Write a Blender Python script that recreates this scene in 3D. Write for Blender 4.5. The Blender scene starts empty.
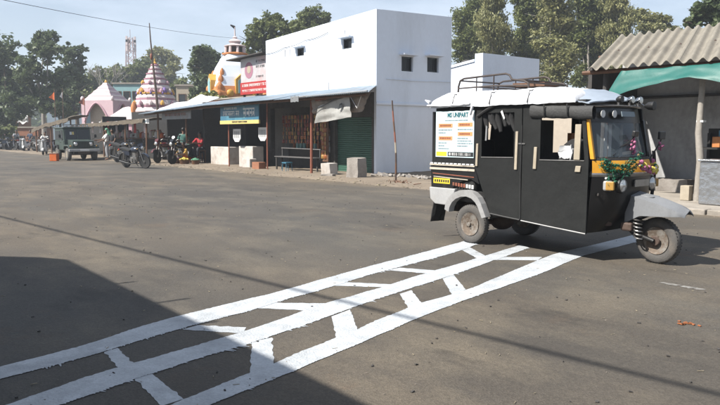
import bpy, math, random
from math import sin, cos, pi, radians, sqrt, atan2
from mathutils import Vector, Matrix, noise

random.seed(7)
SC = bpy.context.scene
COL = SC.collection

# ------------------------------------------------------------------ camera
cam = bpy.data.objects.new('camera', bpy.data.cameras.new('camera'))
COL.objects.link(cam)
cam.location = (0, 0, 1.5)
cam.rotation_euler = (radians(90) - math.atan(69.5 / 680), 0, 0)
cam.data.sensor_width = 36
cam.data.lens = 680 / 720 * 36
cam.data.clip_start = .05
cam.data.clip_end = 3000
SC.camera = cam

# ------------------------------------------------------------------ sky and sun
SUN = Vector((-.902, -.431, 0)).normalized()
SUN_EL = radians(47)
SUNV = Vector((SUN.x * cos(SUN_EL), SUN.y * cos(SUN_EL), sin(SUN_EL)))
world = bpy.data.worlds.new('World')
SC.world = world
world.use_nodes = True
wn, wl = world.node_tree.nodes, world.node_tree.links
sky = wn.new('ShaderNodeTexSky')
sky.sky_type = 'NISHITA'
sky.sun_disc = False
sky.sun_elevation = SUN_EL
sky.sun_rotation = atan2(SUN.x, SUN.y)
sky.air_density = 1.0
sky.dust_density = 1.0
sky.ozone_density = 1.6
# thin high cloud, a little whiter than the blue between it
tc = wn.new('ShaderNodeTexCoord')
mp = wn.new('ShaderNodeMapping'); mp.inputs['Scale'].default_value = (1.2, 1.2, 4.5)
wl.new(tc.outputs['Generated'], mp.inputs['Vector'])
cn = wn.new('ShaderNodeTexNoise'); cn.inputs['Scale'].default_value = 2.2; cn.inputs['Detail'].default_value = 6
cn.inputs['Roughness'].default_value = .6
wl.new(mp.outputs['Vector'], cn.inputs['Vector'])
cr = wn.new('ShaderNodeMapRange'); cr.inputs['From Min'].default_value = .42; cr.inputs['From Max'].default_value = .75
cr.inputs['To Min'].default_value = .28; cr.inputs['To Max'].default_value = .68
wl.new(cn.outputs['Fac'], cr.inputs['Value'])
cm = wn.new('ShaderNodeMix'); cm.data_type = 'RGBA'
cm.inputs['B'].default_value = (9.6, 10.6, 12.2, 1)
wl.new(cr.outputs['Result'], cm.inputs['Factor'])
wl.new(sky.outputs['Color'], cm.inputs['A'])
bg = wn['Background']
wl.new(cm.outputs['Result'], bg.inputs['Color'])
bg.inputs['Strength'].default_value = .052

sun = bpy.data.objects.new('sun', bpy.data.lights.new('sun', 'SUN'))
COL.objects.link(sun)
sun.data.energy = 5.0
sun.data.angle = radians(.55)
sun.data.color = (1, .95, .87)
sun.rotation_euler = SUNV.to_track_quat('Z', 'Y').to_euler()
sun.location = (0, 0, 30)

SC.view_settings.view_transform = 'Standard'
SC.view_settings.look = 'None'
SC.view_settings.exposure = 1.15
SC.view_settings.gamma = 1
SC.view_settings.use_curve_mapping = False
SC.render.engine = 'CYCLES'
SC.cycles.max_bounces = 6

# ------------------------------------------------------------------ road frame
# s runs along the road (to the right and towards the camera), n across it (away from the camera)
XA = Vector((.63, -.7766)); NA = Vector((.7766, .63))
TH = atan2(XA.y, XA.x)
def P(s, n, z=0.0):
    return Vector((s * XA.x + n * NA.x, s * XA.y + n * NA.y, z))

# ------------------------------------------------------------------ materials
MATS = {}
def lin(c):
    return tuple(((x / 12.92) if x <= .04045 else ((x + .055) / 1.055) ** 2.4) for x in c)
def mk(name, col, rough=.7, metal=0., var=.14, scale=6., bump=0., bscale=60., col2=None, spec=.4, emit=None,
       streak=0., coat=0., alpha=1., trans=0., stains=None):
    """worn surface: base colour broken up by two noises, optional second colour in blotches, fine relief"""
    col = tuple(c * .64 for c in col); col2 = tuple(c * .64 for c in col2) if col2 is not None else None
    m = bpy.data.materials.new(name); m.use_nodes = True
    MATS[name] = m
    N, L = m.node_tree.nodes, m.node_tree.links
    b = N['Principled BSDF']
    b.inputs['Roughness'].default_value = rough
    b.inputs['Metallic'].default_value = metal
    b.inputs['Specular IOR Level'].default_value = spec
    if coat: b.inputs['Coat Weight'].default_value = coat
    if alpha < 1: b.inputs['Alpha'].default_value = alpha
    if trans: b.inputs['Transmission Weight'].default_value = trans
    t = N.new('ShaderNodeTexCoord')
    vec = t.outputs['Object']
    if streak:
        mpp = N.new('ShaderNodeMapping'); mpp.inputs['Scale'].default_value = (1, 1, 1 / streak)
        L.new(vec, mpp.inputs['Vector']); vec2 = mpp.outputs['Vector']
    else:
        vec2 = vec
    n1 = N.new('ShaderNodeTexNoise'); n1.inputs['Scale'].default_value = scale
    n1.inputs['Detail'].default_value = 7; n1.inputs['Roughness'].default_value = .62
    L.new(vec2, n1.inputs['Vector'])
    n2 = N.new('ShaderNodeTexNoise'); n2.inputs['Scale'].default_value = scale * 9
    n2.inputs['Detail'].default_value = 3
    L.new(vec, n2.inputs['Vector'])
    ad = N.new('ShaderNodeMath'); ad.operation = 'MULTIPLY_ADD'
    ad.inputs[1].default_value = .35; L.new(n2.outputs['Fac'], ad.inputs[0])
    ms = N.new('ShaderNodeMath'); ms.operation = 'MULTIPLY'; ms.inputs[1].default_value = .65
    L.new(n1.outputs['Fac'], ms.inputs[0]); L.new(ms.outputs[0], ad.inputs[2])
    rm = N.new('ShaderNodeMapRange')
    rm.inputs['From Min'].default_value = .3; rm.inputs['From Max'].default_value = .7
    rm.inputs['To Min'].default_value = 1 - var * 1.3; rm.inputs['To Max'].default_value = 1 + var
    L.new(ad.outputs[0], rm.inputs['Value'])
    mx = N.new('ShaderNodeMix'); mx.data_type = 'RGBA'; mx.blend_type = 'MULTIPLY'
    mx.inputs['Factor'].default_value = 1
    mx.inputs['A'].default_value = (*col, 1)
    L.new(rm.outputs['Result'], mx.inputs['B'])
    out = mx.outputs['Result']
    if col2 is not None:
        n3 = N.new('ShaderNodeTexNoise'); n3.inputs['Scale'].default_value = scale * .55
        n3.inputs['Detail'].default_value = 8; n3.inputs['Roughness'].default_value = .7
        mp3 = N.new('ShaderNodeMapping'); mp3.inputs['Location'].default_value = (3.1, 7.7, 1.3)
        L.new(vec2, mp3.inputs['Vector']); L.new(mp3.outputs['Vector'], n3.inputs['Vector'])
        r3 = N.new('ShaderNodeMapRange'); a, bb = stains or (.5, .68)
        r3.inputs['From Min'].default_value = a; r3.inputs['From Max'].default_value = bb
        L.new(n3.outputs['Fac'], r3.inputs['Value'])
        m3 = N.new('ShaderNodeMix'); m3.data_type = 'RGBA'
        L.new(r3.outputs['Result'], m3.inputs['Factor']); L.new(out, m3.inputs['A'])
        m3.inputs['B'].default_value = (*col2, 1)
        out = m3.outputs['Result']
    L.new(out, b.inputs['Base Color'])
    if bump:
        n4 = N.new('ShaderNodeTexNoise'); n4.inputs['Scale'].default_value = bscale; n4.inputs['Detail'].default_value = 5
        L.new(vec, n4.inputs['Vector'])
        bp = N.new('ShaderNodeBump'); bp.inputs['Strength'].default_value = bump; bp.inputs['Distance'].default_value = .02
        L.new(n4.outputs['Fac'], bp.inputs['Height']); L.new(bp.outputs['Normal'], b.inputs['Normal'])
    if emit:
        b.inputs['Emission Color'].default_value = (*emit[0], 1); b.inputs['Emission Strength'].default_value = emit[1]
    return m

def leafmat(name, c1, c2, rough=.55, trans=.34):
    m = bpy.data.materials.new(name); m.use_nodes = True; MATS[name] = m
    N, L = m.node_tree.nodes, m.node_tree.links
    b = N['Principled BSDF']; b.inputs['Roughness'].default_value = rough; b.inputs['Specular IOR Level'].default_value = .35
    g = N.new('ShaderNodeNewGeometry')
    t = N.new('ShaderNodeTexCoord'); n1 = N.new('ShaderNodeTexNoise'); n1.inputs['Scale'].default_value = .5; n1.inputs['Detail'].default_value = 4
    L.new(t.outputs['Object'], n1.inputs['Vector'])
    ad = N.new('ShaderNodeMath'); ad.operation = 'ADD'; L.new(g.outputs['Random Per Island'], ad.inputs[0]); L.new(n1.outputs['Fac'], ad.inputs[1])
    r = N.new('ShaderNodeMapRange'); r.inputs['From Min'].default_value = .3; r.inputs['From Max'].default_value = 1.5
    L.new(ad.outputs[0], r.inputs['Value'])
    mx = N.new('ShaderNodeMix'); mx.data_type = 'RGBA'; mx.inputs['A'].default_value = (*c1, 1); mx.inputs['B'].default_value = (*c2, 1)
    L.new(r.outputs['Result'], mx.inputs['Factor']); L.new(mx.outputs['Result'], b.inputs['Base Color'])
    tr = N.new('ShaderNodeBsdfTranslucent'); L.new(mx.outputs['Result'], tr.inputs['Color'])
    ms = N.new('ShaderNodeMixShader'); ms.inputs['Fac'].default_value = trans
    L.new(b.outputs['BSDF'], ms.inputs[1]); L.new(tr.outputs['BSDF'], ms.inputs[2])
    L.new(ms.outputs['Shader'], N['Material Output'].inputs['Surface'])
    return m

def glassmat(name, col, rough=.05, alpha=.55):
    m = bpy.data.materials.new(name); m.use_nodes = True; MATS[name] = m
    N, L = m.node_tree.nodes, m.node_tree.links
    b = N['Principled BSDF']; b.inputs['Base Color'].default_value = (*col, 1); b.inputs['Roughness'].default_value = rough
    b.inputs['Specular IOR Level'].default_value = .6; b.inputs['Alpha'].default_value = alpha
    return m

# ------------------------------------------------------------------ mesh builder
def _bas(d):
    d = d.normalized(); a = Vector((0, 0, 1)) if abs(d.z) < .9 else Vector((1, 0, 0))
    u = d.cross(a).normalized(); return u, d.cross(u).normalized()
OFF = {}
STUFF = {'lettering', 'print_line', 'block_lettering', 'number_print', 'garland_flowers', 'mirror_tassel', 'tassel', 'heap', 'bracing', 'curtain_fold'}
ORD = ['first', 'second', 'third', 'fourth', 'fifth', 'sixth', 'seventh', 'eighth', 'ninth', 'tenth', 'eleventh', 'twelfth', 'thirteenth', 'fourteenth', 'fifteenth', 'sixteenth', 'seventeenth', 'eighteenth', 'nineteenth', 'twentieth', 'twenty first', 'twenty second', 'twenty third', 'twenty fourth']
class MB:
    def __init__(s): s.v = []; s.f = []
    def add(s, vs, fs, M=None):
        k = len(s.v)
        s.v += [tuple(M @ Vector(p)) if M else tuple(p) for p in vs]
        s.f += [tuple(i + k for i in f) for f in fs]
        return s
    def box(s, x0, y0, z0, x1, y1, z1, M=None):
        v = [(x0, y0, z0), (x1, y0, z0), (x1, y1, z0), (x0, y1, z0), (x0, y0, z1), (x1, y0, z1), (x1, y1, z1), (x0, y1, z1)]
        return s.add(v, [(0, 3, 2, 1), (4, 5, 6, 7), (0, 1, 5, 4), (1, 2, 6, 5), (2, 3, 7, 6), (3, 0, 4, 7)], M)
    def cbox(s, c, d, rot=(0, 0, 0)):
        M = Matrix.Translation(c) @ Matrix.Rotation(rot[2], 4, 'Z') @ Matrix.Rotation(rot[1], 4, 'Y') @ Matrix.Rotation(rot[0], 4, 'X')
        return s.box(-d[0] / 2, -d[1] / 2, -d[2] / 2, d[0] / 2, d[1] / 2, d[2] / 2, M)
    def tube(s, pts, r, n=8, cap=True, closed=False):
        pts = [Vector(p) for p in pts]; k = len(pts)
        rr = r if isinstance(r, (list, tuple)) else [r] * k
        vs = []; u = None
        for i, p in enumerate(pts):
            a = pts[i - 1] if (i or closed) else p; b = pts[(i + 1) % k] if (i < k - 1 or closed) else p
            d = (b - a).normalized()
            if u is None: u, w = _bas(d)
            else:
                u = (u - d * u.dot(d))
                u = u.normalized() if u.length > 1e-6 else _bas(d)[0]
                w = d.cross(u)
            vs += [p + (u * cos(2 * pi * j / n) + w * sin(2 * pi * j / n)) * rr[i] for j in range(n)]
        fs = []
        for i in range(k if closed else k - 1):
            a = i * n; b = ((i + 1) % k) * n
            fs += [(a + j, a + (j + 1) % n, b + (j + 1) % n, b + j) for j in range(n)]
        if cap and not closed:
            fs += [tuple(range(n - 1, -1, -1)), tuple(range((k - 1) * n, k * n))]
        return s.add(vs, fs)
    def lathe(s, prof, axis='Z', n=16, c=(0, 0, 0), M=None, sq=0):
        vs = []; c = Vector(c)
        for r, h in prof:
            for j in range(n):
                a = 2 * pi * (j + (.5 if sq else 0)) / n; x, y = r * cos(a), r * sin(a)
                q = {'Z': (x, y, h), 'Y': (x, h, -y), 'X': (h, x, y)}[axis]
                vs.append(c + Vector(q))
        fs = []
        for i in range(len(prof) - 1):
            fs += [(i * n + j, i * n + (j + 1) % n, (i + 1) * n + (j + 1) % n, (i + 1) * n + j) for j in range(n)]
        if prof[0][0] > 1e-4: fs.append(tuple(range(n - 1, -1, -1)))
        if prof[-1][0] > 1e-4: fs.append(tuple(range((len(prof) - 1) * n, len(prof) * n)))
        return s.add(vs, fs, M)
    def prism(s, poly, a0, a1, axis='Y', M=None):
        n = len(poly)
        f = {'Y': lambda p, a: (p[0], a, p[1]), 'X': lambda p, a: (a, p[0], p[1]), 'Z': lambda p, a: (p[0], p[1], a)}[axis]
        vs = [f(p, a0) for p in poly] + [f(p, a1) for p in poly]
        fs = [tuple(range(n)), tuple(range(2 * n - 1, n - 1, -1))] + [(i, n + i, n + (i + 1) % n, (i + 1) % n) for i in range(n)]
        return s.add(vs, fs, M)
    def holed(s, outer, inner, a0, a1, axis='Y'):
        """plate with one opening: outer and inner have the same number of corners"""
        n = len(outer)
        f = {'Y': lambda p, a: (p[0], a, p[1]), 'X': lambda p, a: (a, p[0], p[1])}[axis]
        vs = [f(p, a) for a in (a0, a1) for ring in (outer, inner) for p in ring]
        fs = []
        for i in range(n):
            j = (i + 1) % n
            fs += [(i, j, n + j, n + i), (2 * n + i, 3 * n + i, 3 * n + j, 2 * n + j), (i, 2 * n + i, 2 * n + j, j), (n + i, n + j, 3 * n + j, 3 * n + i)]
        return s.add(vs, fs)
    def grid(s, fn, nu, nv, thick=0, tdir=(0, 0, -1)):
        vs = [fn(i / nu, j / nv) for i in range(nu + 1) for j in range(nv + 1)]
        fs = [(i * (nv + 1) + j, (i + 1) * (nv + 1) + j, (i + 1) * (nv + 1) + j + 1, i * (nv + 1) + j + 1) for i in range(nu) for j in range(nv)]
        if thick:
            K = len(vs); td = Vector(tdir) * thick
            vs = [Vector(v) for v in vs]; vs += [v + td for v in vs]
            fs += [tuple(K + q for q in reversed(f)) for f in fs[:]]
            ring = [(i, 0) for i in range(nu)] + [(nu, j) for j in range(nv)] + [(i, nv) for i in range(nu, 0, -1)] + [(0, j) for j in range(nv, 0, -1)]
            ids = [i * (nv + 1) + j for i, j in ring]
            fs += [(ids[q], K + ids[q], K + ids[(q + 1) % len(ids)], ids[(q + 1) % len(ids)]) for q in range(len(ids))]
        return s.add(vs, fs)
    def ball(s, c, r, n=10, m=6, M=None):
        rx, ry, rz = r if isinstance(r, (tuple, list)) else (r, r, r)
        prof = [(max(1e-5, sin(pi * i / m)), -cos(pi * i / m)) for i in range(m + 1)]
        t = MB(); t.lathe(prof, 'Z', n)
        Q = Matrix.Translation(c) @ Matrix.Diagonal((rx, ry, rz, 1))
        return s.add(t.v, t.f, (M @ Q) if M else Q)
    def mesh(s, name, off=(0, 0, 0), smooth=None):
        me = bpy.data.meshes.new(name)
        me.from_pydata([(v[0] - off[0], v[1] - off[1], v[2] - off[2]) for v in s.v], [], s.f)
        if smooth:
            me.shade_smooth(); me.set_sharp_from_angle(angle=radians(smooth))
        return me
    def build(s, name, mat, parent=None, smooth=None, bevel=0, off=None):
        o_ = off if off is not None else (OFF.get(parent.name, (0, 0, 0)) if parent else (0, 0, 0))
        if parent and parent.type == 'MESH' and off is None: o_ = OFF.get(parent.name, (0, 0, 0))
        me = s.mesh(name, o_, smooth)
        me.materials.append(MATS[mat] if isinstance(mat, str) else mat)
        o = bpy.data.objects.new(name, me); COL.objects.link(o)
        OFF[o.name] = o_
        if parent: o.parent = parent
        if name in STUFF: o['kind'] = 'stuff'
        if bevel:
            b = o.modifiers.new('bevel', 'BEVEL'); b.width = bevel; b.segments = 2; b.limit_method = 'ANGLE'; b.angle_limit = radians(40)
        return o

def tag(o, label=None, cat=None, group=None, kind=None):
    if label: o['label'] = label
    if cat: o['category'] = cat
    if group: o['group'] = group
    if kind: o['kind'] = kind
    return o
def place(o, s, n, z=0, rz=0):
    o.location = P(s, n, z); o.rotation_euler = (0, 0, TH + rz)
    return o
def thing(name, label, cat, s, n, z=0, rz=0, group=None, local=False):
    """an Empty at the thing's base; children are written in road coordinates (s, n, z) unless local"""
    o = bpy.data.objects.new(name, None); COL.objects.link(o); o.empty_display_size = .2
    place(o, s, n, z, rz); tag(o, label, cat, group)
    OFF[o.name] = (0, 0, 0) if local else (s, n, z)
    return o
def solo(mb, name, mat, label, cat, s, n, z=0, rz=0, group=None, smooth=None, bevel=0, local=False):
    """a thing that is one mesh"""
    o = mb.build(name, mat, None, smooth, bevel, (0, 0, 0) if local else (s, n, z))
    place(o, s, n, z, rz); return tag(o, label, cat, group)
def struct(mb, name, mat, smooth=None, s=0, n=0):
    o = mb.build(name, mat, None, smooth, 0, (s, n, 0)); place(o, s, n); o['kind'] = 'structure'
    return o
def copy_part(o, parent, loc=None, rot=None):
    c = o.copy(); COL.objects.link(c); c.parent = parent
    if loc is not None: c.location = loc
    if rot is not None: c.rotation_euler = rot
    return c
def copy_tree(o, parent=None):
    c = o.copy(); COL.objects.link(c); c.parent = parent
    for ch in o.children: copy_tree(ch, c)
    return c
def text(string, size, mat, parent, M, name='lettering', depth=.002, xs=1.0, bold=0.):
    cu = bpy.data.curves.new('t', 'FONT'); cu.body = string; cu.size = size; cu.extrude = depth; cu.offset = bold
    cu.align_x = 'CENTER'; cu.align_y = 'CENTER'; cu.resolution_u = 2
    t = bpy.data.objects.new('t', cu); COL.objects.link(t)
    dg = bpy.context.evaluated_depsgraph_get()
    me = bpy.data.meshes.new_from_object(t.evaluated_get(dg))
    bpy.data.objects.remove(t); bpy.data.curves.remove(cu)
    me.materials.clear(); me.materials.append(MATS[mat])
    o = bpy.data.objects.new(name, me); COL.objects.link(o); o.parent = parent
    o.matrix_local = M @ Matrix.Diagonal((xs, 1, 1, 1))
    return o
# writing on a face that looks towards -y (the near side): letters upright along +x
FACE = Matrix.Rotation(radians(90), 4, 'X')
def wallcells(mb, x0, x1, z0, z1, holes, y0, y1, top=None, M=None):
    """a wall slab from x0..x1, z0..z1 with rectangular openings, manifold, optional sloping top(x)"""
    xs = sorted({x0, x1, *[h[0] for h in holes], *[h[1] for h in holes]})
    zs = sorted({z0, z1, *[h[2] for h in holes], *[h[3] for h in holes]})
    def solid(i, j):
        if i < 0 or j < 0 or i >= len(xs) - 1 or j >= len(zs) - 1: return False
        cx, cz = (xs[i] + xs[i + 1]) / 2, (zs[j] + zs[j + 1]) / 2
        return not any(h[0] < cx < h[1] and h[2] < cz < h[3] for h in holes)
    def Z(x, z): return top(x) if (top and z == z1) else z
    for i in range(len(xs) - 1):
        for j in range(len(zs) - 1):
            if not solid(i, j): continue
            a, b, c, d = xs[i], xs[i + 1], zs[j], zs[j + 1]
            p = lambda x, y, z: (x, y, Z(x, z))
            mb.add([p(a, y0, c), p(b, y0, c), p(b, y0, d), p(a, y0, d)], [(0, 1, 2, 3)], M)
            mb.add([p(a, y1, c), p(b, y1, c), p(b, y1, d), p(a, y1, d)], [(3, 2, 1, 0)], M)
            if not solid(i - 1, j): mb.add([p(a, y0, c), p(a, y0, d), p(a, y1, d), p(a, y1, c)], [(0, 1, 2, 3)], M)
            if not solid(i + 1, j): mb.add([p(b, y0, c), p(b, y1, c), p(b, y1, d), p(b, y0, d)], [(0, 1, 2, 3)], M)
            if not solid(i, j - 1): mb.add([p(a, y0, c), p(a, y1, c), p(b, y1, c), p(b, y0, c)], [(0, 1, 2, 3)], M)
            if not solid(i, j + 1): mb.add([p(a, y0, d), p(b, y0, d), p(b, y1, d), p(a, y1, d)], [(0, 1, 2, 3)], M)
    return mb
def corrug(mb, x0, x1, y0, y1, z0, z1, pitch, amp, thick=.006, per=6, zx=None, skew=0):
    """wavy sheet: waves along x, falling from (y1, z1) to (y0, z0)"""
    nu = max(4, int((x1 - x0) / pitch * per))
    def fn(a, b):
        x = x0 + (x1 - skew * b - x0) * a
        z = z0 + (z1 - z0) * b + amp * sin(2 * pi * (x - x0) / pitch) + (zx(x) if zx else 0)
        return (x, y0 + (y1 - y0) * b, z)
    return mb.grid(fn, nu, 5, thick)

# ------------------------------------------------------------------ palette
mk('white_plaster', (.96, 1.04, 1.16), .85, var=.05, scale=.9, bump=.16, bscale=30, col2=(.76, .82, .90), stains=(.54, .80), streak=4)
mk('shade_plaster', (.60, .64, .70), .85, var=.07, scale=.8, bump=.12, bscale=30, col2=(.50, .53, .57), stains=(.5, .8), streak=3)  # white plaster with the side's shade mixed into its colour; unused
mk('grey_plaster', (.54, .545, .55), .9, var=.16, scale=1.2, bump=.15, col2=(.24, .235, .23), streak=2)
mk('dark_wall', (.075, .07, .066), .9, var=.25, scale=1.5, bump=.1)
mk('near_black', (.028, .027, .026), .9, var=.25, scale=1.5)  # near-black; on shop and stall walls it paints in the deep shade
mk('dark_glass', (.03, .035, .04), .25, var=.1)
mk('wood_brown', (.16, .08, .045), .7, var=.25, scale=5, streak=6)
mk('rust_paint', (.30, .10, .06), .65, var=.2, scale=6, col2=(.16, .07, .04))
mk('rust_iron', (.11, .075, .06), .7, metal=.2, var=.3, scale=14)
mk('tin_blue', (.32, .40, .48), .45, metal=.35, var=.2, scale=1.3, col2=(.36, .30, .26), stains=(.55, .75))
mk('tin_grey', (.30, .31, .32), .55, metal=.3, var=.2, scale=1.6, col2=(.25, .18, .13), stains=(.55, .75))
mk('asbestos', (.29, .265, .22), .92, var=.16, scale=1.6, bump=.25, bscale=40, col2=(.17, .155, .13), stains=(.48, .74))
mk('tarp_green', (.018, .145, .125), .5, var=.12, scale=2.5, bump=.1, bscale=25)
mk('shutter_green', (.055, .15, .105), .55, var=.12, scale=2)
mk('pink_paint', (.56, .35, .40), .75, var=.1, scale=1.2)
mk('pale_pink', (.72, .62, .62), .75, var=.08, scale=1.2)
mk('rose_paint', (.40, .19, .26), .75, var=.1, scale=1.2)
mk('orange_paint', (.60, .23, .07), .65, var=.15, scale=2)
mk('gold_paint', (.70, .38, .06), .5, var=.15, scale=3)
mk('violet_paint', (.20, .12, .38), .6, var=.15)
mk('teal_wall', (.30, .52, .55), .8, var=.1, scale=1)
mk('blue_wall', (.28, .36, .44), .85, var=.15, scale=1)
mk('red_cloth', (.45, .03, .03), .8, var=.2)
mk('orange_cloth', (.75, .16, .03), .8, var=.2)
mk('white_cloth', (.78, .79, .80), .8, var=.06, scale=3)
mk('thatch', (.13, .105, .075), .95, var=.3, scale=3, bump=.4, bscale=30, col2=(.065, .054, .04))
mk('brick_red', (.36, .16, .09), .9, var=.2, scale=6, bump=.2)
mk('stone', (.36, .33, .30), .95, var=.2, scale=4, bump=.3, bscale=18, col2=(.24, .215, .19))
mk('stone_pale', (.62, .58, .54), .95, var=.15, scale=4, bump=.25, bscale=18, col2=(.42, .36, .31))
mk('black_rubber', (.028, .028, .029), .85, var=.2, scale=12, bump=.2, bscale=60)
mk('tyre_dusty', (.115, .11, .105), .9, var=.22, scale=9, bump=.25, bscale=80, col2=(.17, .15, .13))
mk('black_paint', (.016, .016, .017), .35, var=.15, scale=7, spec=.5)
mk('black_plastic', (.02, .02, .021), .5, var=.2, scale=10)
mk('chrome', (.62, .62, .62), .14, metal=1, var=.08)
mk('steel', (.38, .37, .36), .4, metal=.8, var=.2, scale=10)
mk('cream', (.46, .40, .31), .7, var=.15, scale=9, col2=(.40, .34, .25))
mk('paper_white', (.82, .83, .82), .6, var=.04)
mk('yellow_paint', (.80, .38, .03), .5, var=.12, scale=6)
mk('ink', (.02, .025, .03), .6, var=.1)
mk('lamp_glass', (.75, .76, .76), .08, metal=.6, var=.05)
mk('amber', (.52, .30, .08), .25, var=.1)
mk('skin', (.20, .105, .065), .55, var=.1)
mk('hair', (.012, .010, .010), .5, var=.2)
mk('concrete', (.40, .36, .31), .95, var=.18, scale=2, bump=.25, bscale=30, col2=(.28, .25, .215))
mk('bark', (.13, .10, .075), .95, var=.3, scale=3, bump=.5, bscale=14, streak=4)
mk('bark_pale', (.38, .35, .31), .9, var=.25, scale=2, bump=.3, bscale=10, streak=4)
leafmat('leaf_dark', (.040, .062, .030), (.105, .135, .060))
leafmat('leaf_mid', (.055, .080, .028), (.160, .180, .062))
leafmat('leaf_olive', (.095, .110, .045), (.25, .245, .105))
leafmat('leaf_yellow', (.10, .12, .030), (.21, .20, .06))

# ================================================================== GROUND AND ROAD
def road_material():
    m = bpy.data.materials.new('asphalt'); m.use_nodes = True; MATS['asphalt'] = m
    N, L = m.node_tree.nodes, m.node_tree.links
    b = N['Principled BSDF']; b.inputs['Roughness'].default_value = .82; b.inputs['Specular IOR Level'].default_value = .35
    t = N.new('ShaderNodeTexCoord')
    def nz(scale, det=6, ro=.6, sc=(1, 1, 1), loc=(0, 0, 0)):
        mp = N.new('ShaderNodeMapping'); mp.inputs['Scale'].default_value = sc; mp.inputs['Location'].default_value = loc
        L.new(t.outputs['Object'], mp.inputs['Vector'])
        n = N.new('ShaderNodeTexNoise'); n.inputs['Scale'].default_value = scale; n.inputs['Detail'].default_value = det; n.inputs['Roughness'].default_value = ro
        L.new(mp.outputs['Vector'], n.inputs['Vector']); return n.outputs['Fac']
    def rng(src, a, bb, c=0., d=1.):
        r = N.new('ShaderNodeMapRange'); L.new(src, r.inputs['Value'])
        for k, v in (('From Min', a), ('From Max', bb), ('To Min', c), ('To Max', d)): r.inputs[k].default_value = v
        return r.outputs['Result']
    def mix(f, a, bcol, blend='MIX'):
        x = N.new('ShaderNodeMix'); x.data_type = 'RGBA'; x.blend_type = blend
        if isinstance(f, float): x.inputs['Factor'].default_value = f
        else: L.new(f, x.inputs['Factor'])
        for k, q in (('A', a), ('B', bcol)):
            if isinstance(q, tuple): x.inputs[k].default_value = (*q, 1)
            else: L.new(q, x.inputs[k])
        return x.outputs['Result']
    c = mix(rng(nz(.35, 8), .33, .67), (0.0456, 0.0390, 0.0334), (0.0737, 0.0619, 0.0504))
    # worn wheel tracks along the carriageway
    c = mix(rng(nz(.7, 6, .6, (.12, 1, 1), (4, 1, 0)), .45, .7, 0, .65), c, (0.0658, 0.0600, 0.0536))
    # dust lying in patches
    c = mix(rng(nz(.8, 9, .68, (.6, 1, 1), (9, 3, 0)), .47, .66, 0, .75), c, (0.1096, 0.0899, 0.0679))
    # rust coloured stains and oil
    c = mix(rng(nz(.55, 7, .7, (1, 1, 1), (21, 5, 0)), .60, .72, 0, .6), c, (0.0833, 0.0548, 0.0360))
    c = mix(rng(nz(1.1, 7, .65, (.5, 1, 1), (2, 15, 0)), .60, .70, 0, .7), c, (0.0272, 0.0237, 0.0206))
    # sand blown in from the far verge
    sp = N.new('ShaderNodeSeparateXYZ'); L.new(t.outputs['Object'], sp.inputs[0])
    ed = N.new('ShaderNodeMath'); ed.operation = 'MULTIPLY_ADD'; ed.inputs[1].default_value = 5.0
    L.new(nz(.6, 7, .65, (.5, 1, 1)), ed.inputs[0]); L.new(sp.outputs['Y'], ed.inputs[2])
    c = mix(rng(ed.outputs[0], 14.0, 16.2, 0, .7), c, (0.1360, 0.1075, 0.0768))
    # broad sandy and grey zones
    c = mix(.9, c, mix(rng(nz(.16, 5, .55, (.6, 1, 1), (33, 8, 0)), .38, .62), (.89, .96, 1.0), (1.14, 1.13, 1.06)), 'MULTIPLY')
    # aggregate: light and dark stones
    v = N.new('ShaderNodeTexVoronoi'); v.inputs['Scale'].default_value = 95; L.new(t.outputs['Object'], v.inputs['Vector'])
    g = N.new('ShaderNodeSeparateColor'); L.new(v.outputs['Color'], g.inputs[0])
    c = mix(.9, c, rng(g.outputs[0], 0, 1, .80, 1.22), 'MULTIPLY')
    c = mix(.8, c, rng(nz(28, 4, .6), .3, .7, .88, 1.12), 'MULTIPLY')
    L.new(c, b.inputs['Base Color'])
    ck = N.new('ShaderNodeTexVoronoi'); ck.feature = 'DISTANCE_TO_EDGE'; ck.inputs['Scale'].default_value = .55
    wv = N.new('ShaderNodeVectorMath'); wv.operation = 'MULTIPLY_ADD'
    bp = N.new('ShaderNodeBump'); bp.inputs['Strength'].default_value = .4; bp.inputs['Distance'].default_value = .006
    hs = N.new('ShaderNodeMath'); hs.operation = 'ADD'
    L.new(v.outputs['Distance'], hs.inputs[0]); L.new(nz(9, 5), hs.inputs[1])
    L.new(hs.outputs[0], bp.inputs['Height']); L.new(bp.outputs['Normal'], b.inputs['Normal'])
road_material()
mk('dirt', (.27, .22, .165), .98, var=.22, scale=.8, bump=.5, bscale=16, col2=(.20, .157, .115), stains=(.45, .72))
mk('road_paint', (.58, .615, .65), .7, var=.20, scale=5, bump=.45, bscale=60, col2=(.40, .425, .45), stains=(.50, .70))
mk('old_paint', (.42, .42, .40), .8, var=.2, scale=9, col2=(.17, .155, .14), stains=(.4, .6))
mk('pebble', (.26, .225, .19), .95, var=.4, scale=5)
mk('straw', (.42, .36, .25), .9, var=.4, scale=5)

struct(MB().add([(-330, -330, -.06), (330, -330, -.06), (330, 330, -.06), (-330, 330, -.06)], [(0, 1, 2, 3)]), 'ground', 'dirt')
struct(MB().grid(lambda a, b: (-200 + 260 * a, -3.5 + 16.6 * b, 0), 40, 4), 'road', 'asphalt')
def vz(s, n):
    k = max(0, min(1, (n - 12.35) / .9))
    nn = noise.noise(Vector((s * .7, n * .7, 0))) * .03 + noise.noise(Vector((s * 2.7, n * 2.7, 4))) * .018
    return -.035 + k * .085 + nn * (.5 + .5 * k)
struct(MB().grid(lambda a, b: (-80 + 100 * a, 11.9 + 9.1 * b ** 1.5, vz(-80 + 100 * a, 11.9 + 9.1 * b ** 1.5)), 420, 34), 'verge', 'dirt', 60)

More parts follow.
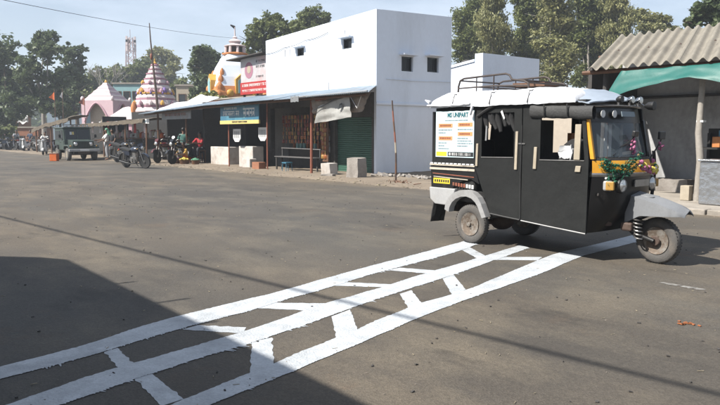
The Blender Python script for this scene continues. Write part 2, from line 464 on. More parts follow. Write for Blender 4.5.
# pavement and kerb in front of the right-hand shed
pv = thing('kerb', None, None, -3.5, 12.85); pv['kind'] = 'structure'
sx = -9.2
while sx < 3:
    w = random.uniform(.85, 1.05)
    MB().box(sx, 12.74 + random.uniform(-.02, .02), -.05, sx + w - .02, 13.02, .11 + random.uniform(-.012, .01)).build('kerb_stone', 'concrete', pv, bevel=.02)
    sx += w
struct(MB().grid(lambda a, b: (-9.2 + 12 * a, 13.03 + 4 * b, .085 + .012 * noise.noise(Vector((a * 30, b * 12, 0)))), 60, 20), 'pavement', 'concrete')

# ------------------------------------------------------------------ white ladder painted across the road
A_top = [(-4.74, 0.73), (-4.757, 0.876), (-4.881, 1.498), (-5.103, 1.93), (-5.189, 2.3), (-5.301, 2.845), (-5.4, 3.402), (-5.584, 4.002), (-5.809, 4.841), (-6.05, 5.875), (-6.372, 7.078)]
A_bot = [(-4.49, 0.688), (-4.517, 0.828), (-4.631, 1.501), (-4.757, 1.796), (-4.827, 2.136), (-4.885, 2.345), (-4.984, 2.972), (-5.107, 3.217), (-5.194, 3.721), (-5.459, 4.549), (-5.644, 5.481), (-5.849, 6.387), (-6.088, 7.004)]
B_top = [(-3.994, 0.534), (-4.038, 0.794), (-4.256, 1.298), (-4.293, 1.615), (-4.349, 1.921), (-4.429, 2.372), (-4.568, 2.875), (-4.764, 3.412), (-4.869, 4.057), (-5.116, 4.971), (-5.278, 5.767), (-5.662, 7.384)]
B_bot = [(-3.78, 0.681), (-3.865, 1.006), (-4.003, 1.478), (-4.068, 1.794), (-4.125, 1.975), (-4.162, 2.35), (-4.256, 2.677), (-4.364, 3.125), (-4.579, 3.816), (-4.749, 4.616), (-4.934, 5.393), (-5.445, 7.27)]
C_top = [(-3.391, 1.16), (-3.484, 1.477), (-3.677, 2.186), (-3.744, 2.4), (-3.839, 2.748), (-4.019, 3.35), (-4.264, 4.146), (-4.282, 4.685), (-4.986, 7.176), (-5.031, 8.033), (-5.176, 9.415)]
C_bot = [(-3.261, 1.32), (-3.344, 1.649), (-3.473, 2.181), (-3.582, 2.599), (-3.707, 3.09), (-3.891, 3.709), (-4.055, 4.438), (-4.347, 6.042), (-4.674, 7.296), (-4.725, 7.915), (-4.831, 9.091)]
BARS = [[(-4.62, 1.498), (-4.651, 1.598), (-4.275, 1.569), (-4.22, 1.457)], [(-3.983, 1.47), (-4.001, 1.585), (-3.539, 1.567), (-3.522, 1.43)], [(-4.788, 2.159), (-4.828, 2.303), (-4.563, 2.543), (-4.442, 2.441)], [(-4.181, 2.393), (-4.172, 2.555), (-3.7, 2.278), (-3.667, 2.081)], [(-4.992, 2.93), (-5.06, 3.143), (-4.751, 3.49), (-4.623, 3.249)], [(-5.272, 3.957), (-5.337, 4.135), (-4.983, 4.42), (-4.92, 4.288)], [(-5.498, 4.877), (-5.519, 5.072), (-5.191, 5.256), (-5.138, 5.067)], [(-4.362, 3.242), (-4.441, 3.499), (-3.983, 3.202), (-3.916, 2.949)], [(-4.593, 4.206), (-4.636, 4.396), (-4.227, 4.135), (-4.173, 3.924)], [(-4.803, 4.996), (-4.891, 5.248), (-4.378, 4.86), (-4.282, 4.577)], [(-5.964, 6.508), (-5.994, 6.719), (-5.418, 6.379), (-5.389, 6.18)], [(-5.289, 6.399), (-4.929, 6.842), (-4.839, 6.633), (-5.182, 6.271)]]
def resamp(pl, k):
    L_ = [0]
    for a, b in zip(pl, pl[1:]): L_.append(L_[-1] + math.dist(a, b))
    out = []
    for i in range(k + 1):
        d = L_[-1] * i / k; j = 0
        while j < len(pl) - 2 and L_[j + 1] < d: j += 1
        f = (d - L_[j]) / max(1e-6, L_[j + 1] - L_[j]); f = min(1, f)
        out.append((pl[j][0] + (pl[j + 1][0] - pl[j][0]) * f, pl[j][1] + (pl[j + 1][1] - pl[j][1]) * f))
    return out
def smooth(pl, it=2):
    for _ in range(it):
        pl = [pl[0]] + [tuple((a[k] + 2 * b[k] + c[k]) / 4 for k in (0, 1)) for a, b, c in zip(pl, pl[1:], pl[2:])] + [pl[-1]]
    return pl
lad = thing('road_marking', 'freshly hand painted white ladder of three lines and crossbars over the road', 'road marking', -4.9, 4)
def stripe(t, b, seed, drip, z):
    k = 1100
    t, b = smooth(resamp(t, 40), 2), smooth(resamp(b, 40), 2)
    t, b = resamp(t, k), resamp(b, k)
    mb = MB(); vs = []
    for i in range(k + 1):
        (ax, ay), (bx, by) = t[i], b[i]
        d = Vector((bx - ax, by - ay)); w = d.length; d /= w
        q = i * .008
        j1 = noise.noise(Vector((q * 3, seed, 0))) * .014 + noise.noise(Vector((q * 22, seed, 3))) * .010
        r = abs(noise.noise(Vector((q * 34, seed, 7)))) ** 1.7 * 2.2;  r2 = noise.noise(Vector((q * 2.2, seed, 9)))
        j2 = noise.noise(Vector((q * 4, seed, 5))) * .012 + drip * max(0, r) * (.25 + max(0, r2 * 2.2)) * .10 + noise.noise(Vector((q * 60, seed, 8))) * .008
        j2 = min(j2, .065)
        p0 = Vector((ax, ay)) - d * j1; p1 = Vector((bx, by)) + d * j2
        for f in (0, .33, .66, 1):
            p = p0.lerp(p1, f); vs.append((p.x, p.y, z))
    fs = [(i * 4 + j, (i + 1) * 4 + j, (i + 1) * 4 + j + 1, i * 4 + j + 1) for i in range(k) for j in range(3)]
    return mb.add(vs, fs)
for nm, (t, b, dr) in {'1': (A_top, A_bot, 1.0), '2': (B_top, B_bot, 1.1), '3': (C_top, C_bot, .35)}.items():
    stripe(t, b, 10 * int(nm), dr, .0045).build('painted_line', 'road_paint', lad)
for i, q in enumerate(BARS):
    a, b, c, d = [Vector(p) for p in q]
    mb = MB(); k = 60; vs = []
    # run the bar a little under the lines at both ends
    e = .05
    for m_ in range(k + 1):
        f = -e + (1 + 2 * e) * m_ / k
        p0, p1 = a.lerp(d, f), b.lerp(c, f)
        dd = (p1 - p0).normalized()
        p0 -= dd * (noise.noise(Vector((m_ * .12, i, 0))) * .016 + noise.noise(Vector((m_ * .9, i, 0))) * .003)
        p1 += dd * (noise.noise(Vector((m_ * .12, i, 5))) * .016 + noise.noise(Vector((m_ * .9, i, 5))) * .003)
        vs += [(p0.x, p0.y, .0025), (p1.x, p1.y, .0025)]
    mb.add(vs, [(2 * m_, 2 * m_ + 1, 2 * m_ + 3, 2 * m_ + 2) for m_ in range(k)])
    mb.build('painted_bar', 'road_paint', lad)
dm = MB(); vs = []
for i in range(41):
    f = i / 40; x = -3.33 + .42 * f; w = .05 * (.6 + .8 * abs(noise.noise(Vector((f * 6, 3, 1)))))
    vs += [(x, 6.60 - w, .003), (x + .02, 6.60 + w, .003)]
dm.add(vs, [(2 * i, 2 * i + 2, 2 * i + 3, 2 * i + 1) for i in range(40) if i not in (17, 18, 19, 30)])
solo(dm, 'road_marking', 'old_paint', 'short worn white paint dash on the bare asphalt in front of the rickshaw', 'road marking', -3.1, 6.6)

# loose grit, gravel and straw: nobody could count it
gm = MB()
def grit(s, n, z, r):
    q = [Vector((random.uniform(-1, 1), random.uniform(-1, 1), random.uniform(.1, .9))) * r for _ in range(4)]
    gm.add([(s + p.x, n + p.y, z + max(0, p.z)) for p in q], [(0, 1, 2), (0, 2, 3), (0, 3, 1), (1, 3, 2)])
for _ in range(1500):
    s, n = random.uniform(-30, -1), random.uniform(.6, 12.2)
    grit(s, n, .001, random.uniform(.004, .013))
for _ in range(2600):
    n = 12.2 + abs(random.gauss(0, .7)); s = random.uniform(-40, 1)
    grit(s, n, vz(s, n), random.uniform(.01, .035) * (1.6 if random.random() < .06 else 1))
o = gm.build('gravel', 'pebble'); place(o, 0, 0); tag(o, 'loose grit and small stones on road and verge', 'gravel', kind='stuff')
gm = MB()
for _ in range(420):
    s, n = random.uniform(-16, -1), random.uniform(.8, 12)
    a = random.uniform(0, pi); l = random.uniform(.02, .07); w = random.uniform(.003, .008)
    gm.cbox((s, n, .006), (l * .6, w * .7, .003), (0, 0, a))
for _ in range(150):
    n = 12.4 + abs(random.gauss(0, .6)); s = random.uniform(-34, 0); l = random.uniform(.04, .16)
    gm.cbox((s, n, vz(s, n) + .012), (l, random.uniform(.02, .09), .008), (0, random.uniform(-.2, .2), random.uniform(0, pi)))
o = gm.build('litter', 'straw'); place(o, 0, 0); tag(o, 'scattered straw and paper scraps on the road', 'litter', kind='stuff')
gm = MB()
for _ in range(420):
    s, n = random.uniform(-22, -1.5), random.uniform(.8, 12)
    a = random.uniform(0, pi); l = random.uniform(.008, .026)
    gm.cbox((s, n, .006), (l, l * random.uniform(.3, .9), .006), (random.uniform(-.2, .2), random.uniform(-.3, .3), a))
o = gm.build('fallen_leaves', 'dark_wall'); place(o, 0, 0); tag(o, 'tiny dark leaf scraps strewn over the road', 'litter', kind='stuff')
mk('brick_dust', (.42, .15, .06), .95, var=.3, scale=20)
mb = MB()
for _ in range(16):
    a, r = random.uniform(0, 6.3), random.uniform(0, .07)
    mb.cbox((-2.44 + cos(a) * r * 1.6, 5.31 + sin(a) * r, .008), (random.uniform(.01, .03), random.uniform(.008, .025), .006), (0, 0, a))
o = solo(mb, 'brick_crumbs', 'brick_dust', 'small smear of orange brick crumbs on the asphalt', 'debris', -2.44, 5.31)

# ================================================================== NEAR SIDE (behind the camera; its roof shades the lower left)
nb = thing('roadside_building', 'flat roofed building behind the camera that shades the near road', 'building', 0, -5)
MB().box(-9.3, -8, 0, 12, -4.4, 3.75).build('wall', 'grey_plaster', nb)
def unshadow(s, n, h):
    d = Vector((SUN.x, SUN.y)) * (h / math.tan(SUN_EL))
    return s + d.dot(XA), n + d.dot(NA)
NE = unshadow(-5, 2.33, 4.0)[1]; NS = unshadow(-8.45, 2.3, 4.0)[0]
MB().prism([(NS - .3, NE - .2), (NS + .05, NE), (12.5, NE), (12.5, -8.3), (NS - 5.3, -8.3), (NS - 1.9, NE - 1.7)], 3.86, 4.0, 'Z').build('roof', 'concrete', nb)
for sx in (-8, -3, 4, 10): MB().box(sx - .15, NE - .6, 0, sx + .15, NE - .3, 3.86).build('post', 'concrete', nb)
for sx, l in ((-6.6, .32), (-5.75, .16), (-7.6, .2)):
    MB().tube([(sx, NE - .1, 3.93), (sx + .03, NE + l, 3.97)], .02, 5).build('reinforcing_bar', 'rust_iron', nb)
# overhead cable on poles along the near side
ca, cb = unshadow(-13.812, 2.681, 6.4), unshadow(-1.665, 4.07, 6.4)
dx = (cb[1] - ca[1]) / (cb[0] - ca[0])
ends = [(s, ca[1] + (s - ca[0]) * dx) for s in (-30, 12)]
poles = []
for lab, (s, n) in zip(('concrete utility pole beyond the left of the view carrying the overhead cable', 'concrete utility pole behind the camera carrying the overhead cable'), ends):
    t = thing('utility_pole', lab, 'utility pole', s, n, group='near side cable poles')
    MB().lathe([(.14, 0), (.09, 7)], 'Z', 10, (s, n, 0)).build('pole', 'concrete', t, 40)
    MB().box(s - .05, n - .5, 6.36, s + .05, n + .5, 6.46).build('crossarm', 'rust_iron', t)
cp = []
for i in range(41):
    f = i / 40; s = ends[0][0] + (ends[1][0] - ends[0][0]) * f; n = ends[0][1] + (ends[1][1] - ends[0][1]) * f
    cp.append((s, n, 6.46 - .16 * (1 - (2 * f - 1) ** 2)))
solo(MB().tube(cp, .028, 5), 'overhead_cable', 'black_rubber', 'bundled black overhead cable strung along the near side of the road', 'cable', *ends[0])

mk('shaded_grime', (.10, .093, .086), .9, var=.2, scale=1.4, bump=.2, col2=(.18, .17, .16), stains=(.5, .75))  # dirty grey lower front, darkened further to paint in the lean-to's shade
# ================================================================== WHITE BUILDING
F0, FS = 15.75, -18.5
wb = thing('white_building', 'two storey whitewashed flat roofed building with tiny windows at the corner', 'building', -22, 17.6)
ftop = lambda s: 5.81 + (s - FS) * (5.81 - 5.47) / 7.4
w1, w2 = (-23.56, -22.99, 4.60, 4.93), (-20.48, -19.90, 4.60, 4.98)
wallcells(MB(), -25.9, FS, 2.95, 5.8, [w1, w2], F0, F0 + .22, ftop).build('front_wall', 'white_plaster', wb)
wallcells(MB(), -25.9, FS - .12, 0, 2.95, [(-25.6, -21.25, 0, 2.55), (-20.95, -18.75, 0, 2.08)], F0, F0 + .22).build('shop_front', 'shaded_grime', wb)
MB().box(FS - .118, F0, 0, FS, F0 + .22, 2.95).build('corner_pier', 'white_plaster', wb)
SIDE = Matrix(((0, -1, 0, FS), (1, 0, 0, 0), (0, 0, 1, 0), (0, 0, 0, 1)))      # (a, depth, z) -> (s = FS - depth, n = a)
v1, v2 = (16.95, 17.52, 3.74, 4.27), (18.25, 18.86, 3.78, 4.33)
wallcells(MB(), F0 + .22, 19.55, 0, 5.8, [v1, v2], 0, .22, lambda n: 5.81 + (n - F0) * .03, SIDE).build('side_wall', 'white_plaster', wb)
wallcells(MB(), -25.9, FS - .22, 0, 5.8, [], 19.33, 19.55, ftop).build('back_wall', 'white_plaster', wb)
MB().box(-25.9, F0 + .22, 0, -25.7, 19.33, 5.3).build('end_wall', 'grey_plaster', wb)
MB().box(-25.7, F0 + .22, 5.2, FS - .22, 19.33, 5.34).build('roof', 'concrete', wb)
MB().box(-25.7, F0 + .22, 2.7, FS - .22, 19.33, 2.82).build('floor_slab', 'concrete', wb)
MB().box(-21.2, F0 + .22, 0, -21.05, 19.33, 2.7).build('partition', 'dark_wall', wb)
MB().box(-25.6, 18.6, 0, -21.2, 18.7, 2.7).build('shop_back_wall', 'near_black', wb)
MB().box(FS - .02, F0 - .05, 2.50, FS + .07, 19.6, 2.58).build('ledge', 'white_plaster', wb, bevel=.01)
for i, (a, b, c, d) in enumerate((v1, v2)):
    f = MB().holed([(a, c), (b, c), (b, d), (a, d)], [(a + .05, c + .05), (b - .05, c + .05), (b - .05, d - .05), (a + .05, d - .05)], FS - .14, FS - .09, 'X').build('window', 'dark_glass', wb)
    for k in range(1, 6):
        y = a + .05 + (b - a - .1) * k / 6
        MB().tube([(FS - .115, y, c + .05), (FS - .115, y, d - .05)], .008, 5).build('bar', 'dark_glass', f)
    MB().box(FS - .19, a, c, FS - .17, b, d).build('pane', 'dark_glass', f)
    MB().box(FS, a - .12, d + .03, FS + .28, b + .05, d + .08).build('sunshade', 'white_plaster', wb)
for i, (a, b, c, d) in enumerate((w1, w2)):
    f = MB().holed([(a, c), (b, c), (b, d), (a, d)], [(a + .05, c + .05), (b - .05, c + .05), (b - .05, d - .05), (a + .05, d - .05)], F0 + .08, F0 + .13).build('window', 'dark_glass', wb)
    MB().box(a, F0 + .17, c, b, F0 + .19, d).build('pane', 'dark_glass', f)
    MB().box(a - .1, F0 - .22, d + .02, b + .1, F0, d + .06).build('sunshade', 'white_plaster', wb)
# loose wire fixed along the facade
wp = []
for i in range(25):
    f = i / 24; s = -25.9 + 4.6 * f
    wp.append((s, F0 - .03, 4.9 + .42 * f - .05 * abs(sin(f * 3 * pi))))
MB().tube(wp, .012, 4).build('wire', 'black_rubber', wb)
for s, z in ((-24.35, 4.95), (-24.0, 4.95), (-20.3, 5.3), (-21.3, 2.9)):
    MB().tube([(s, F0 - .02, z), (s + .01, F0 - .03, z - (.3 if z > 4 else -.55))], .011, 4).build('wire_end', 'black_rubber', wb)
MB().tube([(FS + .03, 16.2, 3.42), (FS + .03, 17.6, 3.41), (FS + .03, 19.5, 3.46)], .014, 4).build('wall_line', 'white_plaster', wb)  # thin plaster tube standing in for a faint ledge line, no real pipe
# green rolling shutter: each lath is a piece
sh = MB().box(-20.95, F0 + .17, .02, -18.75, F0 + .19, 2.08).build('shutter', 'shutter_green', wb)
base = None
for k in range(26):
    z = .04 + k * .0785
    if base is None:
        base = MB().prism([(F0 + .168, 0), (F0 + .168, .074), (F0 + .14, .062), (F0 + .14, .012)], -20.95, -18.75, 'X').build('lath', 'shutter_green', sh)
        base.location.z = z
    else: copy_part(base, sh, (0, 0, z))
# low rear room with a stepped parapet, seen past the corner
lb = thing('rear_room', 'low pale rooftop room with sloping parapet behind the white building', 'building', -20.9, 24)
MB().prism([(-22.4, 0), (-19.9, 0), (-19.9, 4.95), (-20.35, 4.95), (-20.35, 4.6), (-22.4, 4.35)], 23, 27, 'Y').build('wall', 'white_plaster', lb)
MB().prism([(-22.4, 4.36), (-20.36, 4.61), (-20.36, 4.72), (-22.4, 4.47)], 22.95, 27.05, 'Y').build('coping', 'white_plaster', lb)
MB().ball((-21.2, 23.4, 4.66), (.3, .2, .14)).ball((-21.7, 23.4, 4.58), (.22, .2, .12)).build('sacks', 'dark_wall', lb, 60)
mk('wall_beige', (.50, .44, .37), .9, var=.12, scale=1, bump=.15, col2=(.40, .35, .29))
# compound wall towards the shed
cw = thing('compound_wall', 'long pale compound wall between the white building and the shed', 'wall', -14, 20.5)
MB().box(-19.6, 20, 0, -9, 20.25, 2.88).build('wall', 'wall_beige', cw)
MB().box(-19.6, 19.95, 2.883, -9, 20.3, 2.96).build('coping', 'concrete', cw)

# ================================================================== LEAN-TO OF THE SHOPS
lt = thing('lean_to_roof', 'long rusty blue corrugated tin lean-to roof in front of the white building', 'roof', -25, 14.9)
def edge(s): return 2.80 + (s + 16.9) * .006 + (min(0, s + 27.7) * .022)
bounds = [-35.2, -33, -30.8, -28.6, -26.4, -24.2, -22, -19.8, -16.4]
for i, (a, b) in enumerate(zip(bounds, bounds[1:])):
    dz = .012 * (i % 2)
    corrug(MB(), a, b + .06, 13.62 + random.uniform(-.04, .04), 15.73, -.04, .38, .105, .014, .005, 6, lambda s, dz=dz: edge(s) + dz, 2.05 if i == 7 else 0).build('tin_sheet', 'tin_blue', lt, 50)
for a in (13.85, 14.35, 15.0, 15.6):
    MB().tube([(s, a, edge(s) + (a - 14.05) * .22 - .05) for s in (-35, -30, -25, -20, -16.55 - (a - 13.62) * .98)], .035, 6).build('purlin', 'wood_brown', lt)
for (s, n, r, mt) in ((-20.45, 14.3, .05, 'rust_paint'), (-23.6, 14.35, .03, 'rust_paint'), (-26.8, 14.35, .03, 'rust_paint'), (-31.2, 14.4, .05, 'wood_brown'), (-34.6, 14.4, .05, 'wood_brown')):
    MB().tube([(s, n, -.02), (s + .03, n, edge(s) - .03)], r, 8).build('post', mt, lt, 40)
MB().tube([(-16.45, 13.64, 2.80), (-19.9, 13.64, 2.77), (-20.6, 13.6, 2.75)], .03, 6).build('edge_roll', 'tin_grey', lt)
# crumpled plastic at the roof corner
random.seed(3)
solo(MB().grid(lambda a, b: (-20.7 + .5 * a, 13.58 + .02 * sin(a * 9), 2.80 - .2 * b + .05 * noise.noise(Vector((a * 6, b * 4, 2)))), 10, 6, .01, (0, 1, 0)), 'plastic_sheet', 'tin_grey', 'crumpled pale plastic sheet at the lean-to eave above the red post', 'plastic sheet', -20.4, 13.95, smooth=60)

# ------------------------------------------------------------------ shop with the blue sign (left of the white building)
s1 = thing('sign_shop', 'small dark shop with white counters below the blue signboard', 'shop', -29, 16.5)
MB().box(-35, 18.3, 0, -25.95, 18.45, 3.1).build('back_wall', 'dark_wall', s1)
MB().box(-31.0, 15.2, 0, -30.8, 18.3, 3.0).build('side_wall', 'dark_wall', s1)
MB().box(-28.2, 15.9, 0, -28.05, 18.3, 3.0).build('partition', 'near_black', s1)
MB().prism([(-29.85, 15.0), (-27.95, 14.95), (-27.9, 15.5), (-29.8, 15.6)], 0, .86, 'Z').build('counter', 'stone_pale', s1, bevel=.03)
MB().box(-26.65, 14.75, 0, -25.45, 15.3, .93).build('counter', 'stone_pale', s1, bevel=.03)
MB().box(-25.75, 14.4, 0, -25.1, 14.745, .42).build('step', 'stone_pale', s1, bevel=.03)
MB().box(-28.0, 17.6, 1.1, -26, 18.2, 1.16).build('shelf', 'wood_brown', s1)
MB().box(-28.0, 17.6, 1.6, -26, 18.2, 1.66).build('shelf', 'wood_brown', s1)
# signboard
mk('sign_blue', (.06, .20, .30), .45, var=.18, scale=2.2, col2=(.12, .33, .42))
mk('sign_yellow', (.78, .62, .22), .5, var=.1)
sg = thing('signboard', 'blue shop signboard with white lettering and a yellow bottom strip', 'sign', -25.4, 14.1)
MB().box(-27.05, 14.1, 2.03, -23.8, 14.14, 2.67).build('board', 'sign_blue', sg)
MB().box(-27.07, 14.085, 1.88, -23.78, 14.15, 2.03).build('yellow_strip', 'sign_yellow', sg)
random.seed(11)
def glyph_row(s0, s1_, z, h, n, mat, parent, name='lettering', head=True):
    """hanging-line script, unreadable at this distance: a head line with stems and bowls below"""
    mb = MB(); s = s0
    while s < s1_ - h * .5:
        w = h * random.uniform(.45, .8)
        if head: mb.box(s, n - .006, z + h * .82, s + w, n, z + h)
        mb.box(s + w * .72, n - .006, z, s + w * .9, n, z + h * .82)
        if random.random() < .8: mb.box(s + w * .1, n - .006, z + h * random.uniform(.2, .5), s + w * .72, n, z + h * .55 + .01)
        if random.random() < .5: mb.box(s + w * .1, n - .006, z + h * .1, s + w * .3, n, z + h * .55)
        s += w + h * (.05 if random.random() < .8 else .5)
    return mb.build(name, mat, parent)
glyph_row(-26.8, -25.35, 2.22, .2, 14.1, 'paper_white', sg)
glyph_row(-25.05, -23.95, 2.18, .34, 14.1, 'paper_white', sg)
glyph_row(-26.7, -25.6, 2.48, .1, 14.1, 'paper_white', sg)
glyph_row(-26.0, -24.7, 1.925, .07, 14.085, 'ink', sg)
MB().box(-25.0, 14.095, 2.12, -24.93, 14.1, 2.6).build('stripe', 'teal_wall', sg)
# white printed pouches hung at the shop front
for lab, s, z in (('white printed paper sheet hanging left below the blue signboard', -26.35, 1.12), ('white printed paper sheet hanging right below the blue signboard', -24.2, 1.18)):
    t = thing('hanging_sheet', lab, 'paper sheet', s, 14.5, group='white sheets under the signboard')
    MB().prism([(s - .32, z + .55), (s + .32, z + .55), (s + .32, z + .15), (s + .16, z), (s - .16, z), (s - .32, z + .15)], 14.5, 14.53, 'Y').build('sheet', 'paper_white', t)
    for k in range(5): MB().box(s - .22 + k * .1, 14.494, z + .16, s - .17 + k * .1, 14.5, z + .46).build('print_bar', 'tin_grey', t)
    MB().tube([(s, 14.51, z + .55), (s, 14.51, 2.5)], .006, 4).build('string', 'ink', t)
# long second signboard over the motorcycles
sg2 = thing('signboard', 'long grey weathered signboard with faded lettering above the parked motorcycles', 'sign', -31.7, 14.1)
MB().box(-33.35, 14.1, 2.17, -30.0, 14.13, 2.6).build('board', 'tin_grey', sg2)
glyph_row(-33.0, -30.4, 2.32, .14, 14.1, 'rust_paint', sg2)
sg3 = thing('signboard', 'narrow pale signboard hung below the thatched awning', 'sign', -35.6, 14.0)
MB().box(-36.6, 14.0, 2.0, -34.8, 14.03, 2.24).build('board', 'paper_white', sg3)
glyph_row(-36.3, -35.1, 2.06, .1, 14.0, 'sign_blue', sg3)

# ------------------------------------------------------------------ snack stall inside the white building
mk('pack_orange', (.34, .11, .03), .4, var=.3, scale=8)
mk('pack_gold', (.40, .23, .07), .4, var=.3, scale=8)
mk('pack_red', (.22, .035, .02), .4, var=.3, scale=8)
pk = []
for k, mt in enumerate(('pack_orange', 'pack_gold', 'pack_red')):
    q = MB().grid(lambda a, b: ((a - .5) * .13, -.028 * sin(pi * a) * sin(pi * b), -.15 * b), 4, 4)
    q.grid(lambda a, b: ((.5 - a) * .13, .028 * sin(pi * a) * sin(pi * b), -.15 * b), 4, 4)
    me = q.mesh('packet', smooth=60); me.materials.append(MATS[mt]); pk.append(me)
random.seed(5)
for i in range(13):
    s = -24.3 + i * .225
    t = thing('packet_strip', ORD[i] + ' strip of shiny orange and gold snack packets from the left inside the open stall', 'snack packets', s, 15.6, 2.3, group='hanging snack strips')
    MB().tube([(s, 15.6, 2.3), (s, 15.6, .95)], .005, 4).build('string', 'ink', t)
    for k in range(7):
        o = bpy.data.objects.new('packet', random.choice(pk)); COL.objects.link(o); o.parent = t
        o.location = (random.uniform(-.02, .02), -.02, -.08 - k * .165); o.rotation_euler = (random.uniform(-.15, .15), 0, random.uniform(-.5, .5))
# vertical stack of bright packets at the right jamb
t = thing('packet_strip', 'broad column of orange packets hanging beside the green shutter', 'snack packets', -21.3, 15.5, 2.2)
for k in range(10):
    for j in range(2):
        o = bpy.data.objects.new('packet', pk[(k + j) % 2]); COL.objects.link(o); o.parent = t
        o.location = (-.1 + j * .16, 0, -k * .17); o.rotation_euler = (0, 0, random.uniform(-.3, .3)); o.scale = (1.2, 1, 1.05)
MB().box(-21.45, 15.53, .4, -21.08, 15.56, 2.25).build('backing', 'wood_brown', t)
t = thing('bench', 'low dark slatted bench in front of the snack stall', 'bench', -22.3, 14.7)
for k in range(3): MB().box(-23.4, 14.55 + k * .13, .55, -20.7, 14.66 + k * .13, .585).build('slat', 'steel', t)
for s in (-23.3, -20.85):
    for n in (14.6, 14.85): MB().box(s - .025, n - .025, 0, s + .025, n + .025, .55).build('leg', 'dark_wall', t)
MB().tube([(-23.4, 14.9, .9), (-20.7, 14.9, .88)], .02, 6).build('rail', 'steel', t)
for s in (-23.35, -20.75): MB().tube([(s, 14.9, .5), (s, 14.9, .9)], .015, 6).build('rail_post', 'steel', t)
t = thing('display_counter', 'dark counter heaped with goods inside the snack stall', 'counter', -23, 16.6)
MB().box(-25.2, 16.4, 0, -21.9, 17.0, .85).build('cabinet', 'dark_wall', t)
random.seed(21)
for k in range(12):
    s = -25.0 + k * .26
    q = thing('goods_jar', ORD[k] + ' screw top snack jar from the left on the dark stall counter', 'jar', s, 16.6, .85, group='jars on the stall counter')
    MB().lathe([(.085, 0), (.09, .02), (.09, .2), (.06, .23)], 'Z', 10, (s, 16.6, .85)).build('jar_body', random.choice(('pack_gold', 'pack_orange', 'tin_grey', 'teal_wall')), q, 40)
    MB().lathe([(.065, .23), (.065, .27)], 'Z', 10, (s, 16.6, .85)).build('lid', random.choice(('red_cloth', 'sign_blue')), q, 40)
# small blue stool
t = thing('stool', 'little blue stool under the stall bench rail', 'stool', -22.15, 14.35)
MB().box(-22.3, 14.2, .34, -22.0, 14.5, .38).build('seat', 'sign_blue', t)
for a in (-.12, .12):
    for b in (-.12, .12): MB().tube([(-22.15 + a * 1.2, 14.35 + b * 1.2, 0), (-22.15 + a, 14.35 + b, .34)], .014, 6).build('leg', 'sign_blue', t)

# torn flex banners at the eave
mk('flex_grey', (.44, .44, .42), .6, var=.16, scale=2.5, col2=(.30, .29, .27))
mk('flex_brown', (.30, .25, .21), .7, var=.3, scale=4, col2=(.42, .36, .30))
def cloth(pts, nu, nv, amp, fr, seed):
    a, b, c, d = [Vector(p) for p in pts]       # top left, top right, bottom right, bottom left
    def fn(u, v):
        p = a.lerp(b, u).lerp(d.lerp(c, u), v)
        w = noise.noise(Vector((u * fr, v * fr, seed)))
        return (p.x + w * amp * .3, p.y + w * amp, p.z + noise.noise(Vector((u * fr, v * 2, seed + 9))) * amp * .5)
    return fn
solo(MB().grid(cloth([(-20.2, 14.1, 2.78), (-16.85, 14.1, 2.80), (-17.4, 14.2, 2.2), (-20.1, 14.15, 2.18)], 24, 10, .09, 4, 3), 24, 10, .006, (0, 1, 0)), 'banner', 'flex_brown', 'creased brownish flex banner tied along the lean-to eave', 'banner', -18.6, 14.1, smooth=60)
bn = thing('banner', 'sagging torn pale flex banner above the green shutter', 'banner', -18.6, 13.95)
MB().grid(cloth([(-19.55, 13.98, 2.42), (-17.75, 13.95, 2.72), (-17.72, 14.0, 2.02), (-19.85, 14.02, 1.84)], 18, 10, .06, 4, 8), 18, 10, .006, (0, 1, 0)).build('sheet', 'flex_grey', bn, 60)
MB().prism([(-18.3, 2.28), (-18.1, 2.36), (-18.08, 2.5), (-18.22, 2.46)], 13.90, 13.905, 'Y').build('emblem', 'ink', bn)
MB().grid(cloth([(-19.75, 13.96, 2.74), (-19.0, 13.95, 2.76), (-19.02, 13.95, 2.64), (-19.72, 13.96, 2.6)], 8, 3, .03, 4, 1), 8, 3, .006, (0, 1, 0)).build('red_patch', 'rust_paint', bn, 60)
MB().tube([(-19.7, 13.9, 2.3), (-18.9, 13.9, 2.5), (-18.2, 13.92, 2.75)], .012, 4).build('cord', 'ink', bn)
MB().tube([(-17.85, 13.95, 2.85), (-17.35, 13.95, 2.3), (-17.1, 13.95, 2.75)], .012, 4).build('cord', 'paper_white', bn)

# stone blocks and striped pole on the verge
def rock(mb, c, d, seed, rz=0, amp=.06):
    t = MB(); t.box(-.5, -.5, 0, .5, .5, 1)
    nx = 5
    vs = []; fs = []
    def face(f):
        k = len(vs)
        for i in range(nx + 1):
            for j in range(nx + 1):
                p = Vector(f(i / nx, j / nx)); q = Vector((p.x * d[0], p.y * d[1], p.z * d[2]))
                w = noise.noise_vector(q * 3 + Vector((seed, 0, 0))) * amp
                e = 1 - .10 * (abs(p.x * 2) ** 6 + abs(p.y * 2) ** 6) * .5
                q = Vector((q.x * e, q.y * e, q.z)) + w
                vs.append(Matrix.Rotation(rz, 3, 'Z') @ q + Vector(c))
        for i in range(nx):
            for j in range(nx):
                a = k + i * (nx + 1) + j; fs.append((a, a + nx + 1, a + nx + 2, a + 1))
    face(lambda a, b: (a - .5, b - .5, 1)); face(lambda a, b: (a - .5, -.5, b)); face(lambda a, b: (.5, a - .5, b)); face(lambda a, b: (.5 - a, .5, b)); face(lambda a, b: (-.5, .5 - a, b))
    mb.add(vs, fs); return mb
solo(rock(MB(), (-17.55, 14.1, -.03), (.56, .45, .72), 3, .1, .04), 'stone_block', 'stone', 'tall rough stone block in front of the green shutter', 'stone block', -17.55, 14.1, smooth=50)
solo(rock(MB(), (-19.15, 14.15, -.03), (.46, .45, .48), 8, .2, .03), 'stone_block', 'stone_pale', 'smaller pale stone block left of the tall stone block', 'stone block', -19.15, 14.15, smooth=50)
